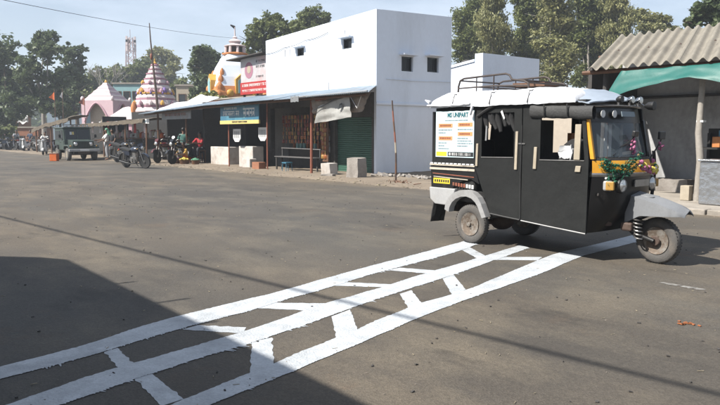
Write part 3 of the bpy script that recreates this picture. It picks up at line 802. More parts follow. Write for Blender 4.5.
solo(rock(MB(), (-18.6, 13.7, -.03), (.5, .3, .14), 12, .5), 'stone', 'stone', 'flat stone lying between the two blocks', 'stone', -18.6, 13.7, smooth=50)
solo(rock(MB(), (-24.1, 14.25, -.02), (.6, .35, .34), 15, 0, .01), 'brick_step', 'brick_red', 'squat orange brick step beside the white counter step', 'step', -24.1, 14.25, smooth=40)
rp = thing('striped_pole', 'leaning rusty pole with faded bands stuck in the verge by the white wall', 'pole', -14.92, 13.44)
top = Vector((-15.0, 13.42, 2.45)); bot = Vector((-14.92, 13.46, 0))
bands = ['rust_iron', 'wood_brown', 'rust_iron', 'cream', 'rust_paint', 'wood_brown', 'rust_paint', 'rust_iron']
for k, mt in enumerate(bands):
    f0, f1 = k / 8, (k + 1) / 8
    a, b = bot.lerp(top, f0), bot.lerp(top, f1); bow = lambda f: Vector((.05 * sin(f * pi * 1.4), 0, 0))
    MB().tube([a + bow(f0), (a + b) / 2 + bow((f0 + f1) / 2), b + bow(f1)], [.03 - .008 * f0] * 2 + [.03 - .008 * f1], 8).build('band', mt, rp, 40)
random.seed(31)
bw_ = thing('brushwood', 'small heap of dry sticks at the foot of the banded pole', 'sticks', -14.7, 13.35)
for _ in range(22):
    s, n = -14.7 + random.gauss(0, .28), 13.35 + random.gauss(0, .12)
    MB().tube([(s, n, .05), (s + random.uniform(-.25, .25), n + random.uniform(-.1, .1), .07 + random.uniform(0, .08))], .012, 4).build('stick', 'wood_brown', bw_)
rb = MB()
for _ in range(60):
    s, n = random.uniform(-18.0, -14.6), 15.3 + random.gauss(0, .18)
    rb.cbox((s, n, .06), (random.uniform(.05, .2), random.uniform(.05, .16), random.uniform(.04, .1)), (random.random(), random.random(), random.random() * 3))
o = rb.build('rubble', 'stone'); place(o, 0, 0); tag(o, 'broken rubble along the foot of the white wall', 'rubble', kind='stuff')

# ================================================================== STALLS FURTHER ALONG, TEMPLE, BACKGROUND
def at(px, py, d):
    """world point seen at bearing/elevation (px, py of a 720 wide view) at distance d straight ahead"""
    pt = math.atan(69.5 / 680); v = (202.5 - py) / 680
    y = cos(pt) + sin(pt) * v; z = -sin(pt) + cos(pt) * v
    return Vector(((px - 360) / 680 * d / y, d, 1.5 + z * d / y))
def wthing(name, label, cat, x, y, z=0, rz=0, group=None):
    o = bpy.data.objects.new(name, None); COL.objects.link(o); o.empty_display_size = .2
    o.location = (x, y, z); o.rotation_euler = (0, 0, rz); tag(o, label, cat, group); OFF[o.name] = (0, 0, 0); return o

st = thing('market_stall', 'dark open stall with a thatched awning behind the parked motorcycles', 'stall', -40, 15.5)
for k, (a, b) in enumerate(((-46, -43.4), (-43.45, -40.8), (-40.85, -38), (-38.05, -35.3))):
    MB().grid(lambda u, v: (a + (b - a) * u, 13.9 + 2.4 * v + .12 * noise.noise(Vector((u * 3, k, 1))), 2.05 + .22 * v + (a + (b - a) * u + 46) * .017 + .07 * noise.noise(Vector((u * 5 + k, v * 5, 0)))), 12, 8, .09).build('thatch_panel', 'thatch', st, 60)
MB().grid(lambda u, v: (-46 + 10.7 * u, 13.88 - .05 * v, 2.04 + 10.7 * u * .017 - v * (.20 + .06 * noise.noise(Vector((u * 40, 0, 3)))) + .05 * noise.noise(Vector((u * 12, 0, 0)))), 90, 3, .03, (0, 1, 0)).build('thatch_fringe', 'thatch', st, 60)
for s in (-45.7, -42.2, -38.6, -35.5): MB().tube([(s, 14.1, 0), (s + .06, 14.12, 2.1)], .05, 7).build('post', 'wood_brown', st)
MB().box(-46, 17.3, 0, -35.2, 17.4, 2.9).build('back_wall', 'near_black', st)
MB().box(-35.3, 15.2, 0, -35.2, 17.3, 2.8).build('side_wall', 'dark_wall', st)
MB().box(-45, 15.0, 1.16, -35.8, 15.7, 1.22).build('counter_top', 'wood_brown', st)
MB().box(-45, 15.1, 0, -35.8, 15.6, 1.16).build('counter', 'near_black', st)
random.seed(4)
for k in range(24):
    s = -44.7 + k * .37; h = random.uniform(.25, .5)
    mt = random.choice(('pale_pink', 'pink_paint', 'paper_white', 'orange_cloth', 'cream', 'pale_pink'))
    q = thing('cloth_bundle', ORD[k] + ' bundle of goods from the left on the counter under the thatched awning', 'goods', s, 15.3, 1.22, group='goods on the stall counter')
    MB().lathe([(.12, 0), (.15, .05), (.14, h * .7), (.07, h * .92), (.09, h)], 'Z', 9, (s, 15.3, 1.22)).build('bundle', mt, q, 50)
    MB().lathe([(.085, h * .86), (.085, h * .93)], 'Z', 9, (s, 15.3, 1.22)).build('tie', 'red_cloth', q, 40)
for k in range(7):
    s = -45 + k * 1.45
    solo(MB().grid(lambda a, b: (s + .28 * a, 14.3 + .03 * sin(a * 7), 2.2 - .7 * b), 4, 4, .01, (0, 1, 0)), 'hanging_cloth', ('pale_pink', 'white_cloth', 'red_cloth')[k % 3], ORD[k] + ' cloth strip from the left hung at the thatched awning edge', 'cloth', s, 14.3, group='cloths on the awning')
tp = thing('tarpaulin', 'white plastic sheet spread over the tin roof below the pink temple', 'tarpaulin', -33, 15.6)
MB().grid(lambda a, b: (-35.4 + 2.2 * a, 14.5 + 1.3 * b, 2.66 + .5 * b + .05 * noise.noise(Vector((a * 4, b * 4, 2)))), 12, 6, .02).build('sheet', 'white_cloth', tp, 60)
MB().grid(lambda a, b: (-33.15 + 2.2 * a, 14.7 + 1.4 * b, 2.74 + .75 * b * (1 - .3 * a) + .05 * noise.noise(Vector((a * 4, b * 4, 5)))), 12, 6, .02).build('sheet', 'white_cloth', tp, 60)
# awning over the jeep
aw = thing('awning', 'sagging straw coloured awning over the parked jeep', 'awning', -53, 14.6)
MB().grid(lambda a, b: (-57 + 9.6 * a, 13.6 + 1.3 * b, 1.78 + .72 * a ** .8 + .22 * b ** .5 + .14 * noise.noise(Vector((a * 6, b * 4, 7)))), 26, 8, .06).build('sheet', 'thatch', aw, 60)
MB().grid(lambda u, v: (-57 + 9.6 * u, 13.57 - .04 * v, 1.79 + .72 * u ** .8 - v * (.26 + .10 * noise.noise(Vector((u * 16, 0, 3)))) + .14 * noise.noise(Vector((u * 6, 0, 7)))), 60, 3, .03, (0, 1, 0)).build('front_drape', 'thatch', aw, 60)
for s, z in ((-56.6, 1.7), (-52.5, 2.1), (-47.7, 2.4)): MB().tube([(s, 13.8, 0), (s, 13.8, z)], .05, 7).build('post', 'wood_brown', aw)
MB().box(-59, 17, 0, -46.2, 17.15, 2.2).build('back_wall', 'near_black', aw)
MB().box(-46.3, 15.4, 0, -46.15, 17, 2.6).build('side_wall', 'near_black', aw)
bw = thing('brick_parapet', 'low brown brick parapet above the tin roof beside the shrine tower', 'wall', -34, 19)
MB().box(-38, 18.8, 0, -30.6, 19.0, 3.42).build('wall', 'brick_red', bw)
MB().box(-38.02, 18.75, 3.423, -30.58, 19.05, 3.5).build('coping', 'concrete', bw)

# hoarding and dark roof left of the white building
mk('hoarding_pale', (.55, .54, .56), .5, var=.16, scale=2.2, col2=(.60, .42, .42))
hd = thing('hoarding', 'pale printed hoarding with a red lower band beside the white building', 'hoarding', -30.8, 18)
MB().box(-32.15, 18.0, 4.12, -29.42, 18.05, 5.36).build('board', 'hoarding_pale', hd)
MB().box(-32.2, 17.985, 3.5, -29.4, 18.055, 4.117).build('red_band', 'red_cloth', hd)
glyph_row(-32.0, -29.6, 3.88, .14, 17.985, 'paper_white', hd)
glyph_row(-32.0, -29.6, 3.62, .12, 17.985, 'paper_white', hd)
glyph_row(-30.6, -29.6, 5.05, .13, 18.0, 'ink', hd)
glyph_row(-30.6, -29.7, 4.78, .13, 18.0, 'ink', hd)
glyph_row(-30.6, -29.8, 4.3, .1, 18.0, 'ink', hd)
MB().lathe([(.001, 0), (.42, .0), (.42, .006), (.001, .006)], 'Y', 18, (-31.3, 17.992, 4.72)).build('emblem_disc', 'rose_paint', hd)
MB().lathe([(.001, 0), (.2, .0), (.2, .006), (.001, .006)], 'Y', 14, (-31.28, 17.984, 4.76)).build('emblem_centre', 'cream', hd)
for s in (-32.0, -29.6): MB().box(s - .05, 18.06, 0, s + .05, 18.16, 5.4).build('post', 'rust_iron', hd)
rf = thing('shade_roof', 'dark sloping tin roof jutting out above the hoarding', 'roof', -31.5, 18)
MB().prism([(-33.0, 5.30), (-29.3, 5.42), (-29.3, 5.48), (-33.0, 5.36)], 17.6, 19.4, 'Y').build('sheet', 'dark_wall', rf)
for s in (-32.6, -29.5): MB().box(s - .06, 19.2, 0, s + .06, 19.3, 5.3).build('post', 'rust_iron', rf)

# ---- orange and white shrine tower
c0 = at(236, 95, 49.5)
tw = wthing('shrine_tower', 'white and orange shrine tower with a flagged finial above the tin roofs', 'shrine', c0.x, c0.y, 0, radians(25))
tw.scale = (1.18, 1.18, 1)
MB().box(-1.5, -1.5, 0, 1.5, 1.5, 3.9).build('base', 'orange_paint', tw)
MB().lathe([(2.25, 3.9), (2.2, 4.3), (2.0, 4.75)], 'Z', 4, sq=1).build('lower_tier', 'orange_paint', tw)
prof = [(1.98, 4.75), (1.78, 5.4), (1.42, 6.2), (1.02, 6.85), (.86, 7.0)]
MB().lathe(prof, 'Z', 4, sq=1).build('spire', 'white_plaster', tw)
for k in range(4):
    a = pi / 4 + k * pi / 2
    for dz, w in ((0, .24), (.55, .19), (1.05, .15), (1.5, .12)):
        rr = 2.02 - dz * .30
        MB().lathe([(w, 3.9 + dz), (w * 1.2, 4.1 + dz), (w * 1.1, 4.25 + dz), (w * .6, 4.4 + dz), (.03, 4.5 + dz)], 'Z', 8, (cos(a) * rr, sin(a) * rr, 0)).build('turret', 'orange_paint', tw, 40)
    b = k * pi / 2
    R_ = Matrix.Rotation(b, 4, 'Z')
    n1 = MB(); n1.prism([(-.42, 4.2), (.42, 4.2), (.42, 5.2), (0, 5.65), (-.42, 5.2)], -1.62, -1.2, 'Y', R_); n1.build('niche', 'gold_paint', tw)
    n2 = MB(); n2.prism([(-.28, 4.25), (.28, 4.25), (.28, 5.1), (0, 5.4), (-.28, 5.1)], -1.65, -1.6, 'Y', R_); n2.build('niche_panel', 'teal_wall', tw)
    for dx in (-.75, .75):
        MB().ball((0, 0, 0), (.22, .1, .26), 8, 6, R_ @ Matrix.Translation((dx, -1.6, 4.25))).build('ornament', 'gold_paint', tw, 60)
MB().lathe([(.70, 7.0), (.82, 7.06), (.82, 7.14), (.6, 7.2)], 'Z', 8).build('cornice', 'orange_paint', tw)
MB().lathe([(.5, 7.2), (.5, 7.6)], 'Z', 8).build('neck', 'dark_wall', tw)
for k in range(8):
    a = k * pi / 4; MB().tube([(cos(a) * .58, sin(a) * .58, 7.18), (cos(a) * .55, sin(a) * .55, 7.62)], .09, 6).build('pillar', 'pale_pink', tw)
MB().lathe([(.66, 7.62), (.68, 7.68), (.42, 7.78), (.28, 7.86), (.40, 8.0), (.26, 8.12), (.10, 8.2), (.15, 8.28), (.05, 8.38), (.03, 9.0)], 'Z', 12).build('bulb', 'pale_pink', tw, 40)
MB().grid(lambda a, b: (.03 - .3 * a, .02 * sin(a * 6), 9.1 - .26 * b * (1 - a * .6) + .08 * a), 6, 3, .008, (0, 1, 0)).build('flag', 'dark_wall', tw)

# ---- tall pink stepped tower
c1 = at(156, 105, 60.5)
sk = wthing('temple_tower', 'tall banded pink and white temple tower behind the dark leaning pole', 'temple', c1.x, c1.y, 0, radians(20))
MB().lathe([(2.0, 0), (2.0, 3.3)], 'Z', 12).build('drum', 'pink_paint', sk)
tiers = [(1.98, 1.78, 3.3, 3.72, 'pale_pink'), (1.80, 1.82, 3.72, 3.9, 'rose_paint'), (1.82, 1.70, 3.9, 4.35, 'pale_pink'), (1.66, 1.66, 4.35, 4.5, 'rose_paint'), (1.66, 1.5, 4.5, 4.86, 'pale_pink'),
         (1.56, 1.56, 4.86, 4.98, 'gold_paint'), (1.36, 1.3, 4.98, 5.3, 'pink_paint'), (1.30, 1.14, 5.3, 5.68, 'pale_pink'), (1.18, 1.18, 5.68, 5.78, 'rose_paint'), (1.02, .92, 5.78, 6.15, 'pale_pink'),
         (.96, .96, 6.15, 6.25, 'rose_paint'), (.82, .7, 6.25, 6.6, 'pale_pink'), (.76, .76, 6.6, 6.7, 'rose_paint'), (.6, .5, 6.7, 7.0, 'pale_pink'), (.56, .56, 7.0, 7.08, 'rose_paint'), (.42, .3, 7.08, 7.36, 'pale_pink'), (.36, .3, 7.36, 7.5, 'rose_paint')]
for r0, r1, z0, z1, mt in tiers:
    MB().lathe([(r0, z0), (r0 * 1.01, z0 + (z1 - z0) * .25), (r1, z1 - .001)], 'Z', 12).build('tier', mt, sk)
MB().lathe([(.12, 7.5), (.17, 7.58), (.10, 7.68), (.04, 7.74), (.07, 7.8), (.02, 8.0)], 'Z', 10).build('finial', 'gold_paint', sk, 40)
for k in range(20):
    a = k * pi / 10
    MB().ball((cos(a) * 1.6, sin(a) * 1.6, 4.93), (.08, .08, .12), 8, 5).build('bead', 'gold_paint' if k % 2 else 'violet_paint', sk, 60)
for k in range(4):
    a = k * pi / 2 + .5
    MB().lathe([(.2, 4.98), (.2, 5.2), (.12, 5.36), (.02, 5.45)], 'Z', 8, (cos(a) * 1.4, sin(a) * 1.4, 0)).build('miniature_shrine', 'violet_paint' if k % 2 else 'orange_paint', sk)
for zz, rr, cnt, hh in ((3.9, 1.86, 12, .42), (5.0, 1.42, 10, .36), (5.78, 1.1, 8, .3)):
    for k in range(cnt):
        a = 2 * pi * k / cnt + zz
        MB().lathe([(.15, zz), (.17, zz + hh * .4), (.11, zz + hh * .75), (.02, zz + hh)], 'Z', 6, (cos(a) * rr, sin(a) * rr, 0)).build('spirelet', ('pink_paint', 'pale_pink', 'gold_paint')[k % 3], sk, 40)
sf = MB(); sf.lathe([(.2, 3.2), (.26, 3.5), (.2, 3.9), (.06, 4.2)], 'Z', 8, (-1.9, -.6, 0)).build('orange_figure_niche', 'orange_paint', sk, 50)

# ---- pink pavilion with a banded pyramid roof
c2 = at(107, 110, 69)
pvn = wthing('temple_pavilion', 'pink arched temple pavilion with a banded pyramid roof', 'temple', c2.x, c2.y, 0, radians(-11.5))
h = 1.72
mk('soft_pink', (.66, .48, .52), .75, var=.1, scale=1.2)
def arch(mb, x0, x1, z0, zt, y0, y1, M, opening):
    """wall x0..x1 with a pointed arch opening"""
    a, b, spring, apex = opening
    cx = (a + b) / 2; pts = []
    for i in range(13):
        f = i / 12; x = a + (b - a) * f; u = abs(2 * f - 1)
        pts.append((x, spring + (apex - spring) * (1 - u ** 1.7)))
    for (p, q) in zip(pts, pts[1:]):
        mb.prism([(p[0], p[1]), (q[0], q[1]), (q[0], zt), (p[0], zt)], y0, y1, 'Y', M)
    mb.prism([(x0, z0), (a, z0), (a, zt), (x0, zt)], y0, y1, 'Y', M); mb.prism([(b, z0), (x1, z0), (x1, zt), (b, zt)], y0, y1, 'Y', M)
    return mb, pts
for k in range(4):
    M = Matrix.Rotation(k * pi / 2, 4, 'Z')
    mb, pts = arch(MB(), -h, h - .2, 0, 4.7, -h, -h + .2, M, (-1.4, 1.3, 2.6, 4.45))
    mb.build('arch_wall', 'soft_pink', pvn)
    rim = MB().tube([M @ Vector((x, -h - .02, z)) for x, z in pts], .1, 6); rim.build('arch_rim', 'pink_paint', pvn, 50)
    MB().prism([(-1.1, 0), (1.0, 0), (1.0, 4.5), (-1.1, 4.5)], -h + .5, -h + .55, 'Y', M).build('inner_wall', 'cream', pvn)
MB().lathe([(h * 1.42, 4.7), (h * 1.30, 4.86)], 'Z', 4, sq=1).build('eave', 'pale_pink', pvn)
zs = [4.86, 5.14, 5.28, 5.55, 5.7, 5.97, 6.1, 6.35, 6.5]
for i in range(len(zs) - 1):
    r = lambda z: h * 1.16 * (6.62 - z) / 1.76 + .05
    MB().lathe([(r(zs[i]) + (.05 if i % 2 else 0), zs[i] + .001), (r(zs[i + 1]) + (.05 if i % 2 else 0), zs[i + 1])], 'Z', 4, sq=1).build('roof_band', 'soft_pink' if i % 2 == 0 else 'pale_pink', pvn)
MB().lathe([(.12, 6.5), (.16, 6.6), (.03, 6.8)], 'Z', 8).build('finial', 'gold_paint', pvn, 40)
for k in range(4):
    a = pi / 4 + k * pi / 2; MB().ball((cos(a) * h * 1.34, sin(a) * h * 1.34, 4.85), (.18, .18, .26), 8, 6).build('corner_knob', 'pale_pink', pvn, 60)
c3 = at(129, 118, 64)
pk2 = wthing('small_shrine', 'low pale pink shrine roof between the pavilion and the tower', 'temple', c3.x, c3.y, 0, radians(-11.5))
MB().box(-1.4, -1.1, 0, 1.4, 1.1, 2.75).build('wall', 'pink_paint', pk2)
MB().lathe([(2.1, 2.75), (1.4, 3.25), (.5, 3.85), (.05, 3.95)], 'Z', 4, sq=1).build('roof', 'pale_pink', pk2)
for nm, px, py0, py1, d, mt, lab in (('flag', 54, 95, 121, 70, 'orange_cloth', 'orange pennant on a stick left of the pavilion'), ('flag', 62, 94, 121, 72, 'white_cloth', 'white pennant on a stick left of the pavilion'), ('flag', 84, 100, 122, 66, 'rust_paint', 'dull red pennant on a stick beside the pavilion')):
    p = at(px, py0, d); q = wthing('pennant', lab, 'flag', p.x, p.y)
    MB().tube([(0, 0, 0), (.05, 0, p.z + .6)], .03, 5).build('stick', 'wood_brown', q)
    MB().grid(lambda a, b: (.05 - .55 * a * (1 if px != 62 else .5), .06 * sin(a * 5), p.z + .35 - .9 * b * (1 - a) - .6 * a), 6, 5, .01, (0, 1, 0)).build('cloth', mt, q)

# ---- dark leaning flagpole in front of the temple tower, mast, far walls
p0, p1 = at(158.5, 112, 46), at(150.5, 23, 46)
fp = wthing('flagpole', 'tall thin dark leaning pole in front of the pink tower', 'pole', p0.x, p0.y)
pts = [Vector((0, 0, 0)).lerp(Vector((p1.x - p0.x, 0, p1.z)), f) + Vector((.08 * sin(f * 5), 0, 0)) for f in [i / 8 for i in range(9)]]
MB().tube(pts, [.10, .095, .09, .085, .08, .075, .06, .045, .03], 7).build('pole', 'rust_iron', fp, 50)
MB().ball((pts[6].x - .05, 0, pts[6].z), (.10, .10, .24), 6, 5).build('tied_cloth', 'rust_paint', fp, 60)
tc_ = at(131, 62, 165)
tm = wthing('telecom_tower', 'thin red and white lattice telecom mast far behind the temple', 'tower', tc_.x, tc_.y)
mk('mast_paint', (.42, .30, .30), .6, var=.2)
hm = 24.0; w0, w1_ = 1.5, .75
cor = lambda z: w0 + (w1_ - w0) * z / hm
for a, b in ((1, 1), (1, -1), (-1, 1), (-1, -1)): MB().tube([(a * w0, b * w0, 0), (a * w1_, b * w1_, hm)], .12, 5).build('leg', 'mast_paint', tm)
br = MB()
for k in range(12):
    z, z2 = k * 2, k * 2 + 2; r, r2 = cor(z), cor(z2)
    for (a, b), (c, d) in (((1, 1), (1, -1)), ((1, -1), (-1, -1)), ((-1, -1), (-1, 1)), ((-1, 1), (1, 1))):
        br.tube([(a * r, b * r, z), (c * r2, d * r2, z2)], .06, 4); br.tube([(c * r, d * r, z), (a * r2, b * r2, z2)], .06, 4)
br.build('bracing', 'mast_paint', tm)
for z in (21.5, 22.8, 23.6):
    for k in range(3):
        a = k * 2.1; MB().box(-.2, -.2, -.7, .2, .2, .7, Matrix.Translation((cos(a) * 1.1, sin(a) * 1.1, z))).build('antenna', 'pale_pink', tm)
MB().tube([(0, 0, 24), (0, 0, 26)], .06, 5).build('lightning_rod', 'mast_paint', tm)
def farhouse(px0, px1, pyt, d, mat, lab, depth=6, cat='building', win=2):
    a, b = at(px0, pyt, d), at(px1, pyt, d)
    t = wthing('far_house', lab, cat, (a.x + b.x) / 2, d); w = (b.x - a.x) / 2
    MB().box(-w, 0, 0, w, depth, a.z).build('wall', mat, t)
    MB().box(-w - .15, -.15, a.z + .003, w + .15, depth + .15, a.z + .18).build('roof', 'concrete', t)
    for k in range(win):
        x = -w + (k + .5) * 2 * w / win
        f = MB().holed([(x - .45, a.z - 2.0), (x + .45, a.z - 2.0), (x + .45, a.z - .9), (x - .45, a.z - .9)], [(x - .38, a.z - 1.93), (x + .38, a.z - 1.93), (x + .38, a.z - .97), (x - .38, a.z - .97)], -.06, -.003).build('window', 'wood_brown', t)
        MB().box(x - .38, -.02, a.z - 1.93, x + .38, -.004, a.z - .97).build('pane', 'dark_glass', f)
farhouse(113, 140, 84, 88, 'teal_wall', 'pale teal house wall between the pavilion and the tower', win=3)
farhouse(46, 84, 98, 92, 'blue_wall', 'grey blue house half hidden behind the left trees', win=3)
farhouse(176, 200, 86, 80, 'cream', 'weathered house behind the pink tower', win=2)
farhouse(6, 15, 113, 84, 'brick_red', 'dark red shack wall at the far left edge', 4, win=1)
farhouse(14, 38, 128, 82, 'brick_red', 'low brown shack with tiled look behind the far left scooters', 4, win=2)
q0, q1 = at(17, 113, 83), at(28, 123, 83)
mb = MB().grid(lambda a, b: (q0.x + (q1.x - q0.x) * a, 83 + .3 * noise.noise(Vector((a * 3, b * 3, 0))), q0.z + (q1.z - q0.z) * b + .15 * sin(a * 9)), 10, 6, .02, (0, 1, 0))
o = mb.build('white_sheet', 'white_cloth'); tag(o, 'bright white sheet hung above the far left shack', 'sheet')
w0_, w1_ = at(44, 8, 30), at(232, 38, 62)
cp = []
for i in range(31):
    f = -.6 + 2.2 * i / 30; p = w0_.lerp(w1_, f); p.z += .25 * ((2 * f - 1) ** 2 - 1) * .6; cp.append(p)
o = MB().tube(cp, .011, 5).build('power_line', 'black_rubber'); tag(o, 'single thin power line crossing the sky above the temple', 'cable')

# ================================================================== TREES
def crown(mb, blobs, nl, ls, rnd, shape='leaf', clump=.22, nc=None):
    tot = sum(b[3] * b[4] * b[5] for b in blobs) or 1
    for (x, y, z, rx, ry, rz) in blobs:
        share = rx * ry * rz / tot
        k = nc or max(14, int(22 + 70 * share)); per = max(4, int(nl * share / k))
        for _ in range(k):
            while True:
                d = Vector((rnd.gauss(0, 1), rnd.gauss(0, 1), rnd.gauss(0, 1)))
                if d.length > .1: break
            d.normalize(); f = rnd.uniform(.35, 1.05)
            cc = Vector((x + d.x * rx * f, y + d.y * ry * f, z + d.z * rz * f))
            cr_ = clump * (rx + ry + rz) / 3 * rnd.uniform(.5, 1.4)
            for _ in range(per):
                p = cc + Vector((rnd.gauss(0, 1), rnd.gauss(0, 1), rnd.gauss(0, .8))) * cr_
                l = ls * rnd.uniform(.6, 1.4)
                if shape == 'leaf':
                    a = Vector((rnd.gauss(0, 1), rnd.gauss(0, 1), rnd.gauss(0, .6))).normalized()
                    b = a.cross(Vector((rnd.gauss(0, 1), rnd.gauss(0, 1), rnd.gauss(0, 1)))).normalized()
                    mb.add([p - a * l, p + b * l * .55, p + a * l, p - b * l * .55], [(0, 1, 2, 3)])
                else:   # drooping narrow leaves
                    a = Vector((rnd.gauss(0, .6), rnd.gauss(0, .6), -1)).normalized()
                    b = a.cross(Vector((rnd.gauss(0, 1), rnd.gauss(0, 1), rnd.gauss(0, .3)))).normalized()
                    mb.add([p - a * l * 1.05, p + b * l * .36, p + a * l * 1.05, p - b * l * .36], [(0, 1, 2, 3)])
def tree(label, d, ells, base_px, nl, ls, leaf, bark='bark', seed=1, shape='leaf', clump=.145, group=None, r0=None, dy=1.0, name='tree', forks=3):
    rnd = random.Random(seed)
    b = at(base_px, 140, d); X0 = b.x
    t = wthing(name, label, 'tree', X0, d, group=group)
    blobs = []
    for (px, py, rx, ry) in ells:
        p = at(px, py, d); k = d / 680
        blobs.append((p.x - X0, rnd.uniform(-.8, .8) * rx * k * dy, p.z, rx * k, rx * k * dy, ry * k))
    mb = MB(); crown(mb, blobs, nl, ls, rnd, shape, clump)
    mb.build('crown', leaf, t)
    zmin = min(q[2] for q in blobs); zt = max(q[2] for q in blobs)
    R0 = r0 or max(.12, .022 * zt)
    cx = sum(q[0] for q in blobs) / len(blobs)
    fork = max(1.2, zmin * .75)
    tk = MB().tube([(0, 0, -.1), (cx * .15, .1, fork * .5), (cx * .35, 0, fork)], [R0 * 1.25, R0, R0 * .85], 8)
    for q in blobs:
        e = Vector(q[:3]); a = Vector((cx * .35, 0, fork)); m_ = a.lerp(e, .5) + Vector((rnd.uniform(-.3, .3), rnd.uniform(-.3, .3), .3))
        rr = R0 * .55
        tk.tube([a, m_, e], [rr, rr * .6, rr * .25], 6)
        for _ in range(forks):
            dd = Vector((rnd.gauss(0, 1) * q[3], rnd.gauss(0, 1) * q[4], rnd.uniform(.1, 1) * q[5])) * .75
            s_ = m_.lerp(e, rnd.uniform(.2, 1)); tk.tube([s_, s_ + dd * .5 + Vector((0, 0, .1)), s_ + dd], [rr * .35, rr * .22, rr * .08], 5)
    tk.build('trunk', bark, t, 60)
    return t
tree('big dark tree cut by the left edge of the view', 76, [(8, 52, 17, 15), (3, 85, 22, 20), (-16, 60, 22, 28), (14, 108, 22, 16), (-8, 118, 22, 14), (28, 100, 14, 16)], 6, 15000, .21, 'leaf_dark', seed=1, clump=.145)
tree('tall open crowned dark tree left of the jeep', 74, [(41, 34, 12, 10), (32, 46, 9, 8), (52, 52, 13, 11), (36, 70, 15, 14), (56, 78, 17, 14), (42, 98, 18, 13), (24, 80, 10, 11), (58, 104, 15, 10)], 44, 13000, .20, 'leaf_dark', 'bark_pale', seed=2, clump=.135)
tree('slimmer dark tree between the jeep and the pavilion', 84, [(72, 58, 10, 10), (80, 49, 6, 6), (66, 50, 7, 7), (74, 76, 12, 12), (66, 98, 14, 13), (80, 92, 8, 14), (83, 62, 5, 7)], 78, 10000, .21, 'leaf_dark', seed=3, clump=.145)
tree('dull olive tree behind the pavilion roof', 105, [(98, 84, 16, 12), (112, 78, 14, 12), (90, 98, 14, 14), (106, 102, 20, 12)], 104, 9000, .27, 'leaf_mid', seed=4)
tree('broad olive tree behind the pink tower', 112, [(128, 74, 15, 11), (140, 66, 12, 9), (120, 94, 18, 14), (138, 90, 18, 14), (148, 78, 12, 12)], 134, 10000, .27, 'leaf_mid', seed=5)
tree('thin greyish tree directly behind the pink tower', 118, [(160, 54, 11, 9), (172, 60, 9, 7), (152, 60, 9, 9), (166, 72, 14, 10), (178, 66, 5, 4), (170, 86, 12, 10)], 164, 6000, .25, 'leaf_olive', seed=6)
tree('low green tree right of the pink tower', 100, [(184, 88, 12, 8), (194, 92, 10, 8), (176, 94, 10, 8)], 186, 4000, .26, 'leaf_mid', seed=7)
tree('round dense dark green tree left of the shrine tower', 72, [(206, 56, 13, 10), (197, 64, 9, 10), (214, 66, 10, 12), (205, 76, 15, 14), (216, 84, 10, 12), (200, 92, 10, 10)], 206, 14000, .17, 'leaf_dark', seed=8)
tree('leafy green tree behind the shrine tower and hoarding', 66, [(262, 32, 14, 12), (276, 24, 13, 10), (252, 44, 9, 11), (270, 46, 16, 14), (290, 36, 13, 13), (248, 62, 9, 12), (258, 66, 12, 14)], 262, 16000, .16, 'leaf_mid', seed=9)
tree('lighter green tree topping the white building parapet', 72, [(306, 20, 11, 10), (320, 16, 10, 8), (314, 30, 14, 12), (298, 34, 10, 12), (326, 26, 6, 8), (330, 30, 8, 10)], 312, 11000, .16, 'leaf_mid', seed=10)
G = 'tall wispy trees behind the compound wall'
eu = [(466, 64, [(466, 22, 13, 16), (462, 48, 12, 12), (474, 38, 12, 16), (470, 70, 14, 14), (476, 6, 10, 10)], 'leaf_mid', 'tall green tree just right of the white building'),
      (494, 57, [(492, 0, 12, 14), (488, 26, 13, 16), (500, 40, 13, 18), (492, 62, 14, 16), (504, 76, 14, 12)], 'leaf_olive', 'tall wispy tree above the roof rack, left one'),
      (524, 60, [(520, -4, 13, 14), (528, 18, 15, 16), (518, 42, 13, 16), (532, 52, 14, 14), (524, 74, 16, 12)], 'leaf_mid', 'tall wispy tree above the middle of the roof rack'),
      (556, 54, [(552, -6, 14, 14), (560, 18, 15, 18), (550, 40, 14, 14), (562, 56, 14, 16), (554, 76, 14, 12)], 'leaf_olive', 'drooping olive tree above the right end of the roof rack'),
      (588, 58, [(584, -4, 13, 14), (592, 16, 14, 14), (582, 36, 13, 16), (594, 54, 13, 14), (588, 74, 14, 12)], 'leaf_mid', 'tall wispy tree left of the shed roof'),
      (620, 56, [(614, 2, 11, 14), (624, 18, 13, 14), (612, 34, 12, 14), (628, 40, 13, 12), (616, 62, 13, 14)], 'leaf_olive', 'tall wispy tree behind the left corner of the shed roof'),
      (655, 60, [(650, 26, 11, 10), (664, 22, 9, 8), (644, 14, 7, 8), (656, 42, 14, 12), (672, 34, 9, 9), (640, 46, 12, 12)], 'leaf_olive', 'thin open tree rising behind the middle of the shed roof')]
eu += [(480, 78, [(480, 10, 16, 14), (486, 34, 16, 14), (478, 56, 16, 14), (484, 76, 16, 12)], 'leaf_mid', 'farther green tree filling the gap beside the white building'),
       (540, 80, [(538, 8, 18, 14), (546, 30, 18, 14), (536, 52, 18, 14), (542, 74, 18, 12)], 'leaf_olive', 'farther pale tree behind the middle of the roof rack'),
       (600, 80, [(602, 12, 16, 14), (598, 34, 18, 14), (606, 56, 18, 14), (600, 76, 16, 12)], 'leaf_mid', 'farther green tree behind the left corner of the shed')]
for i, (bp_, d, el, lf, lab) in enumerate(eu):
    tree(lab, d, el, bp_, 21000, .125, lf, 'bark_pale', 30 + i, 'droop' if i in (1, 5) else 'leaf', .2, G, .16, name='eucalyptus_tree', forks=5)
tree('dark leafy tree above the right end of the shed roof', 38, [(704, 12, 14, 10), (720, 8, 14, 14), (694, 22, 8, 7), (716, 28, 14, 10), (735, 20, 14, 16)], 716, 7000, .16, 'leaf_dark', seed=50)
